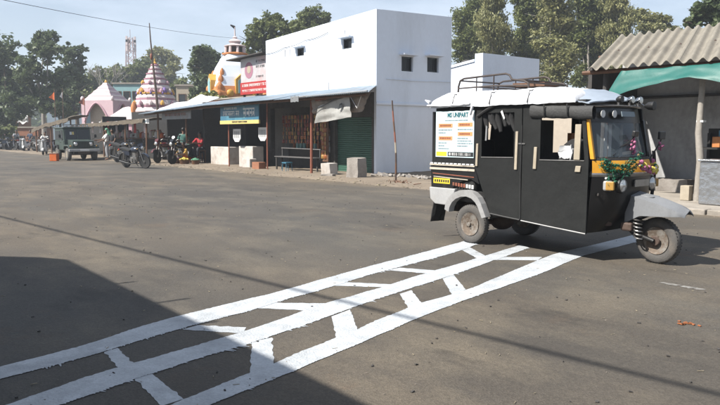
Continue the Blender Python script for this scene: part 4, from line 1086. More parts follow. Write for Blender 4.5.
tree('low bush growing beside the tin roof', 44, [(212, 98, 10, 5), (222, 100, 7, 4), (203, 100, 7, 5)], 212, 2200, .15, 'leaf_yellow', seed=51, name='bush')
tree('scrubby shrub at the far left roadside', 70, [(4, 134, 9, 8), (-6, 130, 8, 9)], 3, 1500, .25, 'leaf_mid', seed=52, name='shrub')
tree('green potted shrub in front of the blue house', 80, [(58, 110, 8, 6), (65, 113, 6, 6)], 60, 1200, .25, 'leaf_mid', seed=53, name='shrub')
# bare tree
rnd = random.Random(77); bp_ = at(106, 86, 98)
bt = wthing('bare_tree', 'leafless grey tree standing behind the pavilion roof', 'tree', bp_.x, 98)
tk = MB(); tips = []
def twig(p, d, l, r, k):
    q = p + d * l; tk.tube([p, p.lerp(q, .5) + Vector((rnd.uniform(-.1, .1), 0, 0)) * l * .3, q], [r, r * .8, r * .6], 5)
    if k == 0: return
    for _ in range(3):
        nd = (d + Vector((rnd.gauss(0, .45), rnd.gauss(0, .45), rnd.uniform(-.05, .35)))).normalized(); twig(q, nd, l * rnd.uniform(.6, .8), r * .6, k - 1)
twig(Vector((0, 0, 0)), Vector((.03, 0, 1)), 6.2, .22, 0)
for dx in (-.5, -.15, .2, .55): twig(Vector((.15, 0, 6.1)), Vector((dx, rnd.uniform(-.2, .2), 1)).normalized(), 2.1, .11, 3)
tk.build('trunk', 'bark_pale', bt)
# far wood closing the horizon: one mass
rnd = random.Random(5); mb = MB(); blobs = []
for k in range(90):
    a = -1.15 + 2.0 * k / 90; d = rnd.uniform(185, 240)
    hgt = rnd.uniform(7, 13)
    blobs.append((sin(a) * d, cos(a) * d, hgt * .5, rnd.uniform(6, 10), 4, hgt * .5))
crown(mb, blobs, 26000, 1.1, rnd, 'leaf', .3, 14)
o = mb.build('far_wood', 'leaf_dark'); tag(o, 'far belt of trees closing the horizon', 'trees', kind='stuff')

# ================================================================== RIGHT-HAND SHED
sd = thing('roadside_shed', 'roadside shed with a corrugated cement sheet roof and grey back wall', 'shed', -6, 15.5)
def asb(a, b, dz):
    nu = int((b - a) / .25 * 10); mb = MB()
    def fn(u, v):
        x = a + (b - a) * u
        return (x - 1.05 * v, 14.08 + 3.05 * v + .02 * noise.noise(Vector((x * 9, 0, 0))), 2.97 + 1.12 * v + .045 * sin(2 * pi * x / .25) + dz + .015 * noise.noise(Vector((x * .8, v * 2, 0))))
    return mb.grid(fn, nu, 8, .012)
for k, (a, b) in enumerate(((-9.05, -7.95), (-7.98, -6.9), (-6.93, -5.85), (-5.88, -4.8), (-4.83, -3.75), (-3.78, -2.7))):
    asb(a, b, .006 * (k % 2)).build('roof_sheet', 'asbestos', sd, 60)
for k in range(9):
    MB().lathe([(.03, 0), (.02, .02), (.008, .03)], 'Z', 6, (-8.6 + k * .75 - .4, 15.3, 3.47)).build('roof_bolt', 'rust_iron', sd)
MB().box(-9.95, 17.15, 0, -2, 17.3, 3.85).build('back_wall', 'grey_plaster', sd)
MB().box(-2.2, 14.3, 0, -2.0, 17.15, 3.4).build('side_wall', 'grey_plaster', sd)
MB().tube([(-6.55, 14.4, 0), (-6.52, 14.4, .9), (-6.58, 14.38, 1.5), (-6.55, 14.4, 2.95)], [.085, .08, .07, .05], 9).build('post', 'bark_pale', sd, 50)
MB().box(-6.62, 14.33, 1.72, -6.48, 14.47, 1.76).build('post_band', 'paper_white', sd)
MB().tube([(-8.85, 14.5, 0), (-8.82, 14.5, 2.9)], .06, 8).build('post', 'dark_wall', sd)
MB().tube([(-8.95, 14.9, 0), (-9.15, 15.0, 3.2)], .05, 8).build('post', 'wood_brown', sd)
MB().box(-9.6, 15.0, 0, -9.5, 17.15, 3.1).build('side_board', 'dark_wall', sd)
for n, z in ((14.3, 2.9), (15.6, 3.38), (17.0, 3.9)): MB().tube([(-9.3 - (n - 14.3) * .3, n, z), (-2.2, n, z)], .05, 7).build('purlin', 'wood_brown', sd)
MB().tube([(-10, 17.08, 2.42), (-2.2, 17.08, 2.42)], .04, 6).build('wall_rail', 'dark_wall', sd)
# green tarpaulin below the eave
lowe = [(0, 2.16), (.1, 2.34), (.25, 2.48), (.4, 2.58), (.5, 2.62), (.58, 2.56), (.66, 2.48), (.74, 2.54), (.85, 2.6), (1, 2.58)]
def low(u):
    for (a, z0), (b, z1) in zip(lowe, lowe[1:]):
        if u <= b: return z0 + (z1 - z0) * (u - a) / (b - a)
    return 2.58
def tarp(u, v):
    s = -8.55 + u * 3.9 + (1 - v) * (.32 if u < .12 else 0) * (1 - u / .12 if u < .12 else 0)
    zt = 2.86 + .03 * u
    z = zt + (low(u) - zt) * v
    return (s, 14.12 - .22 * v + .035 * noise.noise(Vector((u * 9, v * 3, 1))), z + .02 * noise.noise(Vector((u * 14, v * 2, 3))))
solo(MB().grid(tarp, 60, 10, .006, (0, 1, 0)), 'tarpaulin', 'tarp_green', 'green tarpaulin hanging below the shed roof edge', 'tarpaulin', -7, 14.1, smooth=60)
# things in the shed
mk('foil', (.55, .57, .60), .28, metal=.85, var=.15, scale=9, bump=.9, bscale=9)
tb = thing('tin_trunk', 'shiny crinkled metal clad box at the right edge in front of the shed', 'box', -5.95, 14.0)
MB().box(-6.24, 13.75, .09, -5.2, 14.3, .94).build('body', 'foil', tb, bevel=.02)
MB().box(-6.27, 13.72, .943, -5.17, 14.33, .98).build('lid', 'foil', tb, bevel=.01)
solo(MB().box(-6.85, 14.25, .09, -6.66, 14.45, .40), 'wood_block', 'cream', 'short wooden block at the foot of the shed post', 'wood block', -6.75, 14.35, bevel=.01)
rk = thing('shelf_rack', 'black rack with an orange carton inside the shed', 'rack', -6.2, 15.3)
for s in (-6.9, -5.3):
    for n in (15.1, 15.6): MB().box(s - .03, n - .03, .09, s + .03, n + .03, 1.5).build('upright', 'near_black', rk)
for z in (.5, 1.15): MB().box(-6.95, 15.05, z, -5.25, 15.65, z + .04).build('shelf', 'near_black', rk)
MB().box(-6.95, 15.66, .09, -5.25, 15.7, 1.6).build('back_panel', 'near_black', rk)
solo(MB().box(-6.62, 15.1, 1.192, -6.0, 15.5, 1.42), 'carton', 'orange_paint', 'orange carton on the black rack in the shed', 'carton', -6.3, 15.3, 1.19, bevel=.01)
solo(MB().box(-6.5, 15.12, 1.423, -5.9, 15.5, 1.56), 'carton', 'sign_blue', 'dark blue carton on top of the orange carton in the shed', 'carton', -6.2, 15.3, 1.42, bevel=.01)
solo(rock(MB(), (-8.2, 16.4, .08), (1.3, .5, .3), 33, 0, .05), 'plinth_step', 'stone', 'low stone step along the foot of the shed wall', 'step', -8.2, 16.4, smooth=50)

# ================================================================== AUTO RICKSHAW (x forward from the rear axle, y left = away from the camera)
mk('canopy_black', (.016, .0172, .0172), .7, spec=.22, var=.2, scale=2.6, bump=.55, bscale=4.5, col2=(.026, .027, .0265), stains=(.5, .72))
mk('rack_iron', (.07, .055, .05), .6, metal=.2, var=.3, scale=14)
mk('rexine', (.05, .05, .05), .7, var=.2, scale=5, bump=.3, bscale=40)
mk('auto_black', (.014, .014, .015), .32, var=.2, scale=8, col2=(.05, .045, .04), stains=(.58, .74))
mk('white_tarp', (.74, .76, .80), .55, var=.06, scale=3, bump=.35, bscale=12)
mk('visor_grey', (.36, .42, .50), .5, var=.1, scale=3)
mk('fender_grey', (.235, .245, .26), .55, var=.1, scale=6, col2=(.15, .15, .15), stains=(.55, .8))
mk('silver_paint', (.42, .42, .42), .5, metal=.15, var=.14, scale=7, col2=(.30, .29, .28))
mk('bumper_white', (.45, .455, .46), .6, var=.12, scale=6, col2=(.40, .39, .37), stains=(.5, .75))
mk('rim_rust', (.20, .155, .12), .65, metal=.3, var=.35, scale=16, col2=(.34, .32, .29), stains=(.48, .62))
mk('poster_blue', (.66, .82, .86), .5, var=.04)
mk('poster_orange', (.80, .38, .16), .5, var=.08)
mk('poster_yellow', (.80, .62, .05), .5, var=.08)
mk('teal_ink', (.02, .16, .20), .5, var=.1)
mk('grey_ink', (.22, .28, .32), .5, var=.1)
mk('garland_green', (.015, .15, .085), .55, var=.25, scale=20)
mk('flower_yellow', (.75, .62, .12), .7, var=.2)
mk('flower_pink', (.50, .16, .30), .7, var=.2)
mk('pale_stripe', (.62, .56, .46), .6, var=.2, scale=14, col2=(.28, .24, .2), stains=(.55, .65))
mk('far_panel', (.30, .27, .24), .8, var=.1)
glassmat('screen_glass', (.10, .13, .15), .04, .42)
AX, AN = -6.19, 7.57
ar = thing('auto_rickshaw', 'black three wheeled auto rickshaw with white roof cover and a blue poster', 'auto rickshaw', AX, AN, local=True)
W = .62
# ---- body below the waist
TK = .025
for y0, y1 in ((-W, -W + TK), (W - TK, W)):
    b = MB().prism([(-.74, .73), (-.28, .73), (-.30, .60), (.02, .73), (.30, .60), (.34, .44), (.07, 1.04), (-.76, 1.04)], y0, y1) if False else MB()
    b.prism([(-.745, .735), (-.34, .735), (-.25, .80), (-.12, .86), (0, .88), (.15, .82), (.07, 1.04), (-.76, 1.04)], y0, y1)
    b.build('rear_side_panel', 'auto_black', ar)
MB().box(-.765, -W + .03, .70, -.735, W - .03, 1.8).build('rear_panel', 'auto_black', ar)
MB().box(-.70, -W + .03, .56, 1.78, W - .03, .62).build('floor', 'auto_black', ar)
MB().box(-.55, -.5, .40, -.35, .5, .50).build('chassis_beam', 'rust_iron', ar)
for y in (-.32, .32): MB().box(-.6, y - .04, .42, 1.9, y + .04, .52).build('chassis_rail', 'rust_iron', ar)
MB().box(.35, -.5, .42, .8, .5, .55).build('underbody', 'auto_black', ar)
# white corner bumper
for y0, y1 in ((-W - .015, -W + .06), (W - .06, W + .015)):
    MB().prism([(-.775, .73), (-.27, .73), (-.30, .64), (-.36, .56), (-.46, .49), (-.66, .495), (-.755, .56)], y0, y1).build('corner_bumper', 'bumper_white', ar, bevel=.012)
MB().box(-.79, -W + .06, .56, -.745, W - .06, .69).build('rear_bumper', 'bumper_white', ar)
# pin stripes and lettering low on the rear flank
for z, h, mt in ((1.045, .02, 'pale_stripe'), (.985, .03, 'pale_stripe')):
    MB().box(-.77, -W - .014, z, .075, -W, z + h).build('trim_strip', mt, ar)
for k in range(11): MB().box(-.755 + k * .076, -W - .018, 1.066, -.70 + k * .076, -W - .004, 1.084).build('trim_dash', 'paper_white', ar)
MB().prism([(-.72, .925), (.06, .90), (.06, .912), (-.72, .938)], -W - .004, -W - .001).build('stripe', 'rust_paint', ar)
MB().prism([(-.70, .88), (-.05, .86), (-.05, .87), (-.70, .892)], -W - .004, -W - .001).build('stripe', 'pale_stripe', ar)
MB().box(-.70, -W - .005, .79, -.38, -W - .001, .865).build('number_sticker', 'poster_yellow', ar)
for k in range(7): MB().box(-.675 + k * .042, -W - .007, .81, -.65 + k * .042, -W - .005, .845).build('sticker_print', 'ink', ar)
for k in range(8): MB().box(-.33 + k * .05, -W - .004, .775 - k * .004, -.295 + k * .05, -W - .001, .82 - k * .003).build('flank_lettering', 'rust_paint' if k < 5 else 'paper_white', ar)
# ---- wheel arches: a bent silver strip standing proud of the flank
arc = [(-.40, .44), (-.385, .52), (-.33, .61), (-.24, .68), (-.12, .725), (0, .735), (.11, .71), (.20, .65), (.26, .57), (.31, .47), (.345, .40)]
for sgn in (-1, 1):
    mb = MB()
    for (a, b) in zip(arc, arc[1:]):
        def inn(p, k=.075): return (p[0] * (1 - k / .45), .30 + (p[1] - .30) * (1 - k / .45))
        ya, yb = sorted((sgn * (W - .02), sgn * (W + .085)))
        mb.prism([a, b, inn(b, .09), inn(a, .09)], ya, yb)
    mb.build('wheel_arch', 'silver_paint', ar, 30)
    mb = MB()
    for (a, b) in zip(arc, arc[1:]):
        ya, yb = sorted((sgn * (W - .30), sgn * (W - .03)))
        mb.prism([(a[0] * .97, a[1] - .01), (b[0] * .97, b[1] - .01), (b[0] * .93, b[1] - .03), (a[0] * .93, a[1] - .03)], ya, yb)
    mb.build('inner_arch', 'black_rubber', ar, 30)
MB().box(-.45, -W + .31, .50, .4, W - .31, .58).build('rear_floor', 'auto_black', ar)
# ---- upper rear quarter and its poster
for y0, y1 in ((-W, -W + TK), (W - TK, W)):
    MB().prism([(-.735, 1.085), (.07, 1.085), (.07, 1.865), (-.66, 1.865)], y0, y1).build('rear_quarter', 'canopy_black', ar)
po = MB().box(-.655, -W - .012, 1.165, .055, -W - .002, 1.80).build('poster', 'poster_blue', ar)
YP = -W - .013
def line(x0, x1, z, h, mt, nm='print_line', gap=.35):
    mb = MB(); x = x0
    while x < x1 - .01:
        w = random.uniform(.012, .03); mb.box(x, YP - .0015, z, min(x + w, x1), YP + .0005, z + h); x += w + random.uniform(.006, .012)
    mb.build(nm, mt, po)
random.seed(14)
MB().box(-.645, YP - .001, 1.70, .048, YP + .0005, 1.79).build('print_panel', 'paper_white', po)
text('MS UNIPART', .085, 'teal_ink', po, Matrix.Translation((-.24, YP - .002, 1.742)) @ FACE, 'heading', .001, .80, .004)
line(-.48, -.06, 1.665, .014, 'grey_ink')
for x0, z, lab in ((-.60, 1.575, ''), (-.235, 1.585, ''), (-.60, 1.40, ''), (-.235, 1.46, '')):
    MB().box(x0, YP - .0015, z, x0 + .265, YP + .0005, z + .055).build('print_block', 'poster_orange', po)
    mb = MB(); x = x0 + .03
    while x < x0 + .22:
        w = random.uniform(.012, .024); mb.box(x, YP - .003, z + .014, x + w, YP - .001, z + .042); x += w + .007
    mb.build('block_lettering', 'rust_paint', po)
for x0, x1, z in ((-.60, -.33, 1.535), (-.60, -.46, 1.495), (-.24, .03, 1.54), (-.60, -.44, 1.355), (-.60, -.48, 1.315), (-.60, -.40, 1.275), (-.24, -.04, 1.42), (-.24, .02, 1.385), (-.24, .03, 1.35), (-.24, -.06, 1.315)):
    line(x0, x1, z, .015, 'grey_ink')
MB().box(-.64, YP - .0015, 1.18, -.44, YP + .0005, 1.24).build('print_block', 'poster_yellow', po)
MB().box(-.42, YP - .0015, 1.18, .05, YP + .0005, 1.24).build('print_block', 'ink', po)
line(-.40, .02, 1.19, .04, 'paper_white', 'number_print')
# ---- curtain doors: near side closed, far side with open driver's window
mb = MB(); mb.holed([(.075, 1.06), (.36, .44), (.84, .405), (.84, 1.865), (.075, 1.865)], [(.19, 1.18), (.36, 1.18), (.72, 1.19), (.72, 1.76), (.19, 1.76)], -W - .012, -W + .012); mb.build('rear_door', 'canopy_black', ar)
mb = MB(); mb.holed([(.855, .40), (1.78, .335), (1.79, 1.18), (1.72, 1.80), (.855, 1.865)], [(1.12, 1.175), (1.735, 1.185), (1.735, 1.19), (1.68, 1.70), (1.12, 1.70)], -W - .012, -W + .012); mb.build('front_door', 'canopy_black', ar)
mb = MB(); mb.holed([(.075, 1.06), (.36, .44), (.84, .405), (.84, 1.865), (.075, 1.865)], [(.19, 1.18), (.36, 1.18), (.72, 1.19), (.72, 1.76), (.19, 1.76)], W - .012, W + .012); mb.build('rear_door', 'canopy_black', ar)
mb = MB(); mb.holed([(.855, .40), (1.78, .335), (1.79, 1.18), (1.72, 1.80), (.855, 1.865)], [(1.02, .85), (1.735, .85), (1.735, 1.19), (1.68, 1.74), (1.02, 1.74)], W - .012, W + .012); mb.build('front_door', 'canopy_black', ar)
MB().tube([(.36, -W - .016, .445), (.6, -W - .018, .425), (.84, -W - .016, .408)], .01, 5).build('door_hem', 'rexine', ar)
MB().tube([(.86, -W - .016, .402), (1.3, -W - .02, .37), (1.78, -W - .016, .337)], .008, 5).build('door_hem', 'silver_paint', ar)
MB().tube([(.19, -W - .016, 1.18), (.72, -W - .016, 1.19)], .007, 4).build('window_sill', 'steel', ar)
MB().tube([(1.12, -W - .016, 1.172), (1.735, -W - .016, 1.18)], .007, 4).build('window_sill', 'steel', ar)
for x0, x1, z0, z1, mt in ((.10, .145, 1.06, 1.36, 'cream'), (.745, .795, 1.04, 1.52, 'cream'), (1.03, 1.085, 1.06, 1.33, 'cream'), (1.60, 1.69, 1.19, 1.60, 'cream'), (1.62, 1.70, 1.05, 1.12, 'cream')):
    MB().prism([(x0, z0), (x1 - .01, z0), (x1, z1), (x0 + .012, z1)], -W - .03, -W - .013).build('door_strap', mt, ar, bevel=.004)
MB().tube([(.85, -W - .018, .42), (.842, -W - .02, 1.0), (.848, -W - .018, 1.6)], .008, 5).build('seam', 'black_rubber', ar)
MB().box(.80, -W - .024, 1.36, .90, -W - .013, 1.375).build('latch', 'steel', ar)
# rolled curtain above the driver's window, and loops of curtain in the rear window
rl = MB()
def roll(u, v):
    a = 2 * pi * v; x = .98 + .86 * u; r = .075 + .012 * noise.noise(Vector((u * 7, sin(a) * 1.2, cos(a) * 1.2)))
    return (x, -W - .015 + r * .55 * cos(a), 1.765 - .035 * u + r * 1.05 * sin(a))
rl.grid(roll, 26, 12).build('rolled_curtain', 'rexine', ar, 60)
for x in (1.20, 1.52): MB().tube([(x, -W - .07, 1.84), (x + .01, -W - .075, 1.74), (x, -W - .05, 1.68)], .009, 5).build('curtain_strap', 'black_rubber', ar)
mb = MB()
for k in range(7):
    x = .2 + k * .075; mb.tube([(x, -W + .03, 1.80), (x + .03 * sin(k * 2), -W + .05, 1.68), (x + .05, -W + .03, 1.56 + .05 * sin(k * 1.7))], [.035, .045, .02], 6)
mb.build('curtain_fold', 'black_rubber', ar, 60)
MB().tube([(.12, -W - .02, 1.72), (.28, -W - .03, 1.8), (.42, -W - .03, 1.86)], .018, 6).build('curtain_cord', 'black_rubber', ar)
MB().prism([(.53, 1.79), (.575, 1.69), (.56, 1.67), (.505, 1.77)], -W - .02, -W - .014).build('plastic_flap', 'paper_white', ar)
MB().prism([(.24, 1.40), (.265, 1.40), (.275, 1.58), (.25, 1.60)], -W - .002, -W + .004).build('plastic_flap', 'tin_grey', ar)
# interior
MB().box(-.70, -W + .03, .62, .05, W - .03, .92).build('passenger_seat', 'black_rubber', ar, bevel=.04)
MB().box(-.72, -W + .03, .92, -.58, W - .03, 1.4).build('passenger_backrest', 'black_rubber', ar, bevel=.04)
MB().box(.90, -W + .03, .62, .94, W - .03, 1.25).build('partition', 'black_rubber', ar)
MB().box(1.0, -.48, .62, 1.38, .48, .86).build('driver_seat', 'black_rubber', ar, bevel=.04)
MB().box(.96, -W + .03, 1.25, 1.0, -.2, 1.66).build('partition_board', 'black_rubber', ar)
MB().prism([(1.14, 1.20), (1.20, 1.20), (1.20, 1.50), (1.14, 1.50)], -.1, .0).build('orange_panel', 'orange_paint', ar)
mb = MB()
mb.lathe([(.02, -.06), (.22, -.05), (.24, 0), (.22, .05), (.02, .06)], 'Y', 22, (1.55, -.50, 1.20)); mb.build('seat_headrest', 'black_rubber', ar, 50)
cl = MB(); random.seed(2)
cl.grid(lambda u, v: (1.43 + .2 * (u - .5) * (1 - .5 * abs(v - .5)) + .05, -W - .02 + .05 * sin(pi * u), 1.20 + .15 * v + .04 * noise.noise(Vector((u * 5, v * 5, 3)))), 10, 10, .05, (0, 1, 0))
solo_c = cl.build('cloth_rag', 'white_cloth', ar, 60)
# ---- roof: frame and the white cover lashed over it
MB().box(-.70, -W + .002, 1.868, 1.72, W - .002, 1.885).build('roof_frame', 'rexine', ar)
cv = MB()
def cover(u, v):
    # a stuffed, rounded sheet: closed cross-section flattened below
    x = -.78 + 2.40 * u; e = min(1, u / .10); e = max(0, e) ** .5
    a = pi * (1 - v) ; w = (W + .055) * (.93 + .07 * e)
    cy, sy = cos(a), sin(a)
    y = w * (abs(cy) ** .55) * (1 if cy > 0 else -1) * -1
    zb = 1.862 + .02 * noise.noise(Vector((u * 6, v * 2, 4)))
    z = zb + (.10 + .12 * e) * (sy ** .55) * (1 - .12 * u) * (1 if u < .84 else max(0, 1 - ((u - .84) / .16) ** 2) ** .5)
    z += .016 * noise.noise(Vector((u * 8, v * 5, 1))) * sy + .008 * noise.noise(Vector((u * 30, v * 14, 2)))
    return (x, -y if False else y, z)
cv.grid(cover, 80, 44, .010).build('roof_cover', 'white_tarp', ar, 80)
for x in (-.3, .35, .95): MB().tube([(x, -W - .07, 1.87), (x + .01, -W - .03, 2.02), (x + .02, 0, 2.095), (x + .03, W + .03, 2.02)], .006, 5).build('lashing_rope', 'rexine', ar)
dr = MB()
def droop(u, v):
    x = -.78 + .80 * u; zt = 1.90; zb = 1.872 - .02 * sin(pi * u) + .012 * noise.noise(Vector((u * 7, 1, 1)))
    return (x, -W - .058 - .02 * sin(pi * v) + .012 * noise.noise(Vector((u * 9, v * 4, 8))), zt + (zb - zt) * v)
dr.grid(droop, 26, 8, .008, (0, 1, 0)).build('cover_flap', 'white_tarp', ar, 70)
MB().tube([(-.76, -W - .03, 1.93), (-.84, -W - .04, 1.965), (-.78, -W - .02, 1.93)], [.03, .01, .03], 6).build('cover_corner', 'white_tarp', ar, 60)
MB().tube([(.07, -W - .065, 1.86), (.03, -W - .07, 1.74)], .02, 6).build('cover_tail', 'white_tarp', ar, 60)
vs_ = MB()
def visor(u, v):
    x = 1.48 + .38 * u - .10 * u * abs(2 * v - 1) ** 2; y = (W + .015) * (2 * v - 1) * (1 - .04 * u); k = abs(2 * v - 1)
    return (x, y, 1.892 - .045 * u + .140 * (1 - k ** 3) * (1 - .75 * u) + .008 * noise.noise(Vector((u * 5, v * 9, 0))))
vs_.grid(visor, 12, 24, .014).build('roof_visor', 'visor_grey', ar, 60)
# roof rack of bent tube
rk = [(-.44, 2.04), (-.43, 2.15), (-.40, 2.225), (-.33, 2.25)]
for y in (-.42, .42):
    MB().tube([(x, y, z) for x, z in rk] + [(.0, y, 2.26), (.40, y, 2.27), (.46, y, 2.25), (.50, y, 2.19)] + [(.70, y, 2.16), (.76, y, 2.13), (.77, y, 2.03)], .014, 7).build('rack_rail', 'rack_iron', ar, 60)
    MB().tube([(-.44, y, 2.12), (.2, y, 2.125), (.76, y, 2.10)], .012, 6).build('rack_rail', 'rack_iron', ar)
    for x in (-.1, .2): MB().tube([(x, y, 2.03), (x, y, 2.26)], .009, 5).build('rack_upright', 'rack_iron', ar)
for x, z in ((-.40, 2.225), (-.1, 2.125), (.2, 2.125), (.5, 2.19), (.74, 2.14)): MB().tube([(x, -.42, z), (x, .42, z)], .012, 6).build('rack_crossbar', 'rack_iron', ar)
MB().cbox((.40, .22, 2.15), (.50, .36, .05), (0, .02, .06)).build('rack_plank', 'wood_brown', ar)
# ---- front: cowl in plan sections, each ring from near side round to far side
def ringpts(x_side, x_mid, w, n=14, p=2.6):
    out = []
    for i in range(n + 1):
        a = -1 + 2 * i / n; out.append((x_side + (x_mid - x_side) * (1 - abs(a) ** p), a * w))
    return out
def loft(levels, n=14, thick=0, p=2.6):
    mb = MB(); vs = []
    for z, xs, xm, w in levels: vs += [(x, y, z) for x, y in ringpts(xs, xm, w, n, p)]
    k = n + 1
    mb.add(vs, [(i * k + j, i * k + j + 1, (i + 1) * k + j + 1, (i + 1) * k + j) for i in range(len(levels) - 1) for j in range(n)])
    return mb
loft([(.34, 1.76, 1.80, .60), (.50, 1.78, 1.97, .60), (.72, 1.80, 2.06, .61), (.86, 1.815, 2.085, .615), (1.00, 1.83, 2.09, .62)]).build('front_cowl', 'auto_black', ar, 50)
loft([(1.00, 1.832, 2.093, .622), (1.02, 1.835, 2.105, .63), (1.035, 1.835, 2.105, .63), (1.045, 1.832, 2.09, .622)]).build('cowl_trim', 'steel', ar, 50)
loft([(1.045, 1.832, 2.088, .62), (1.12, 1.83, 2.06, .62), (1.185, 1.825, 2.02, .618)]).build('cowl_band', 'yellow_paint', ar, 50)
loft([(1.185, 1.823, 2.02, .616), (1.22, 1.815, 2.0, .612)]).build('screen_seal', 'black_rubber', ar, 50)
loft([(1.225, 1.81, 1.985, .585), (1.40, 1.78, 1.935, .58), (1.62, 1.735, 1.865, .565)]).build('windscreen', 'screen_glass', ar, 60)
loft([(1.62, 1.735, 1.868, .57), (1.70, 1.715, 1.85, .575), (1.80, 1.69, 1.83, .58), (1.81, 1.60, 1.60, .58)]).build('screen_header', 'auto_black', ar, 50)
loft([(1.80, 1.70, 1.86, .60), (1.815, 1.70, 1.885, .61), (1.83, 1.69, 1.86, .60)]).build('header_trim', 'steel', ar, 50)
for sgn in (-1, 1):
    MB().prism([(1.80, 1.20), (1.85, 1.20), (1.765, 1.66), (1.72, 1.66)], sgn * .60 - .02, sgn * .60 + .02).build('screen_pillar', 'yellow_paint' if sgn < 0 else 'auto_black', ar, bevel=.006)
for y in (-.42, -.25): MB().lathe([(.001, 0), (.04, .0), (.045, .01)], 'X', 12, (1.815 + .045 * (y > -.3), y, 1.72)).build('header_sticker', 'paper_white', ar)
MB().cbox((1.92, -.05, 1.72), (.01, .28, .06), (0, -.2, 0)).build('header_sticker', 'grey_ink', ar)
# pale strips behind the glass paint in the windscreen's vertical reflections
for y in (-.22, -.13, .12): MB().box(1.74, y - .03, 1.22, 1.75, y + .03, 1.6).build('reflection_strip', 'paper_white' if y < 0 else 'far_panel', ar)
MB().box(1.70, -.5, 1.12, 1.95, .5, 1.2).build('dashboard', 'black_rubber', ar, bevel=.02)
MB().tube([(1.62, -.36, 1.22), (1.68, -.2, 1.18), (1.68, .2, 1.18), (1.62, .36, 1.22)], .018, 7).build('handlebar', 'black_plastic', ar, 50)
MB().tube([(1.68, 0, 1.18), (2.02, 0, .72)], .035, 8).build('steering_column', 'black_plastic', ar, 50)
MB().box(1.75, -W + .03, .42, 1.78, W - .03, 1.0).build('toe_board', 'auto_black', ar)
# wipers and mirrors
MB().tube([(1.93, -.36, 1.24), (1.93, -.2, 1.34), (1.955, .02, 1.43)], .008, 5).build('wiper', 'black_plastic', ar)
def mirror(sgn, y, z):
    m_ = MB().tube([(1.86, sgn * .56, 1.14), (1.92, sgn * (y - .04), 1.32), (1.95, sgn * y, z - .02)], .009, 6).build('mirror', 'black_plastic', ar, 50)
    MB().box(-.015, -.075, -.05, .02, .075, .05, Matrix.Translation((1.95, sgn * y, z + .03))).build('mirror_shell', 'black_plastic', m_, bevel=.012)
    MB().box(-.018, -.065, -.042, -.0155, .065, .042, Matrix.Translation((1.95, sgn * y, z + .03))).build('mirror_glass', 'chrome', m_)
    mb = MB(); r_ = random.Random(4)
    for k in range(8): mb.ball((1.95 + r_.uniform(-.025, .025), sgn * y + r_.uniform(-.02, .02), z - .06 - k * .012), .018, 6, 4)
    mb.build('mirror_tassel', 'flower_pink', m_, 60)
mirror(-1, .30, 1.46) if False else None
mirror(1, .70, 1.44)
MB().tube([(1.90, -.30, 1.3), (1.97, -.12, 1.38), (2.0, -.02, 1.47)], .01, 6).build('mirror_stalk', 'black_plastic', ar, 50)
MB().cbox((2.0, -.01, 1.49), (.04, .14, .07), (0, .2, .2)).build('mirror_head', 'black_plastic', ar, bevel=.01)
mb = MB(); r_ = random.Random(9)
for k in range(12): mb.ball((1.99 + r_.uniform(-.03, .03), -.02 + r_.uniform(-.03, .03), 1.44 - k * .016), .02, 6, 4)
mb.build('tassel', 'flower_pink', ar, 60)
# lamps and horns on the roof front
for y, x in ((.02, 1.93), (.26, 1.90), (-.22, 1.93)):
    m_ = MB().lathe([(.01, -.07), (.035, -.04), (.045, 0), (.04, .01), (.001, .012)], 'X', 12, (x, y, 1.89)).build('roof_lamp', 'chrome' if y > 0 else 'black_plastic', ar, 50)
    MB().tube([(x - .04, y, 1.82), (x - .04, y, 1.88)], .012, 6).build('lamp_bracket', 'steel', m_)
MB().lathe([(.012, -.1), (.05, -.04), (.055, .03), (.001, .035)], 'X', 10, (1.92, .50, 1.83)).build('side_horn', 'black_plastic', ar, 50)
# headlamps with square amber indicators
for y in (-.33, .33):
    xm = 2.025
    h_ = MB().lathe([(.06, -.10), (.088, -.02), (.092, .02), (.084, .03)], 'X', 18, (xm, y, .90)).build('headlamp', 'black_plastic', ar, 50)
    MB().lathe([(.082, .02), (.06, .045), (.001, .055)], 'X', 18, (xm, y, .90)).build('lens', 'lamp_glass', h_, 60)
    q = MB().cbox((1.955, y * 1.46, .90), (.10, .095, .115), (0, 0, .35 if y < 0 else -.35)).build('indicator', 'bumper_white', ar, bevel=.02)
    MB().cbox((1.985, y * 1.47, .90), (.09, .085, .10), (0, 0, .35 if y < 0 else -.35)).build('indicator_lens', 'amber', q, bevel=.01)
for y in (-.50, .52): MB().cbox((1.945, y, .985), (.02, .04, .02), (0, .3, 0)).build('badge', 'paper_white', ar)
MB().cbox((1.86, -.56, .80), (.02, .07, .03), (0, .2, 1.0)).build('badge', 'chrome', ar)
MB().box(2.09, -.16, .88, 2.105, .16, .96).build('badge_panel', 'steel', ar)
# green drapes and flower garland across the cowl
rg = random.Random(12)
def cowlx(y): return 1.835 + .245 * (1 - min(1, abs(y / .62)) ** 2.6)
tin = MB()
def leaflet(p, l):
    a_ = Vector((rg.gauss(0, 1), rg.gauss(0, 1), rg.gauss(0, 1))).normalized(); b_ = a_.cross(Vector((rg.gauss(0, 1), rg.gauss(0, 1), rg.gauss(0, 1)))).normalized()
    tin.add([p - a_ * l, p + b_ * l * .35, p + a_ * l, p - b_ * l * .35], [(0, 1, 2, 3)])
for k in range(6):      # tinsel slung from the pillar towards the middle of the screen
    y0, y1 = -.60 + rg.uniform(0, .06), -.14 + rg.uniform(-.2, .12); sag = rg.uniform(.05, .16); z0 = 1.20 + rg.uniform(-.06, .03); z1 = 1.23 + rg.uniform(-.1, .05)
    for i in range(110):
        f = i / 109; y = y0 + (y1 - y0) * f
        leaflet(Vector((cowlx(y) + .03, y, z0 + (z1 - z0) * f - sag * (1 - (2 * f - 1) ** 2))) + Vector((rg.gauss(0, .009), rg.gauss(0, .009), rg.gauss(0, .010))), rg.uniform(.012, .024))
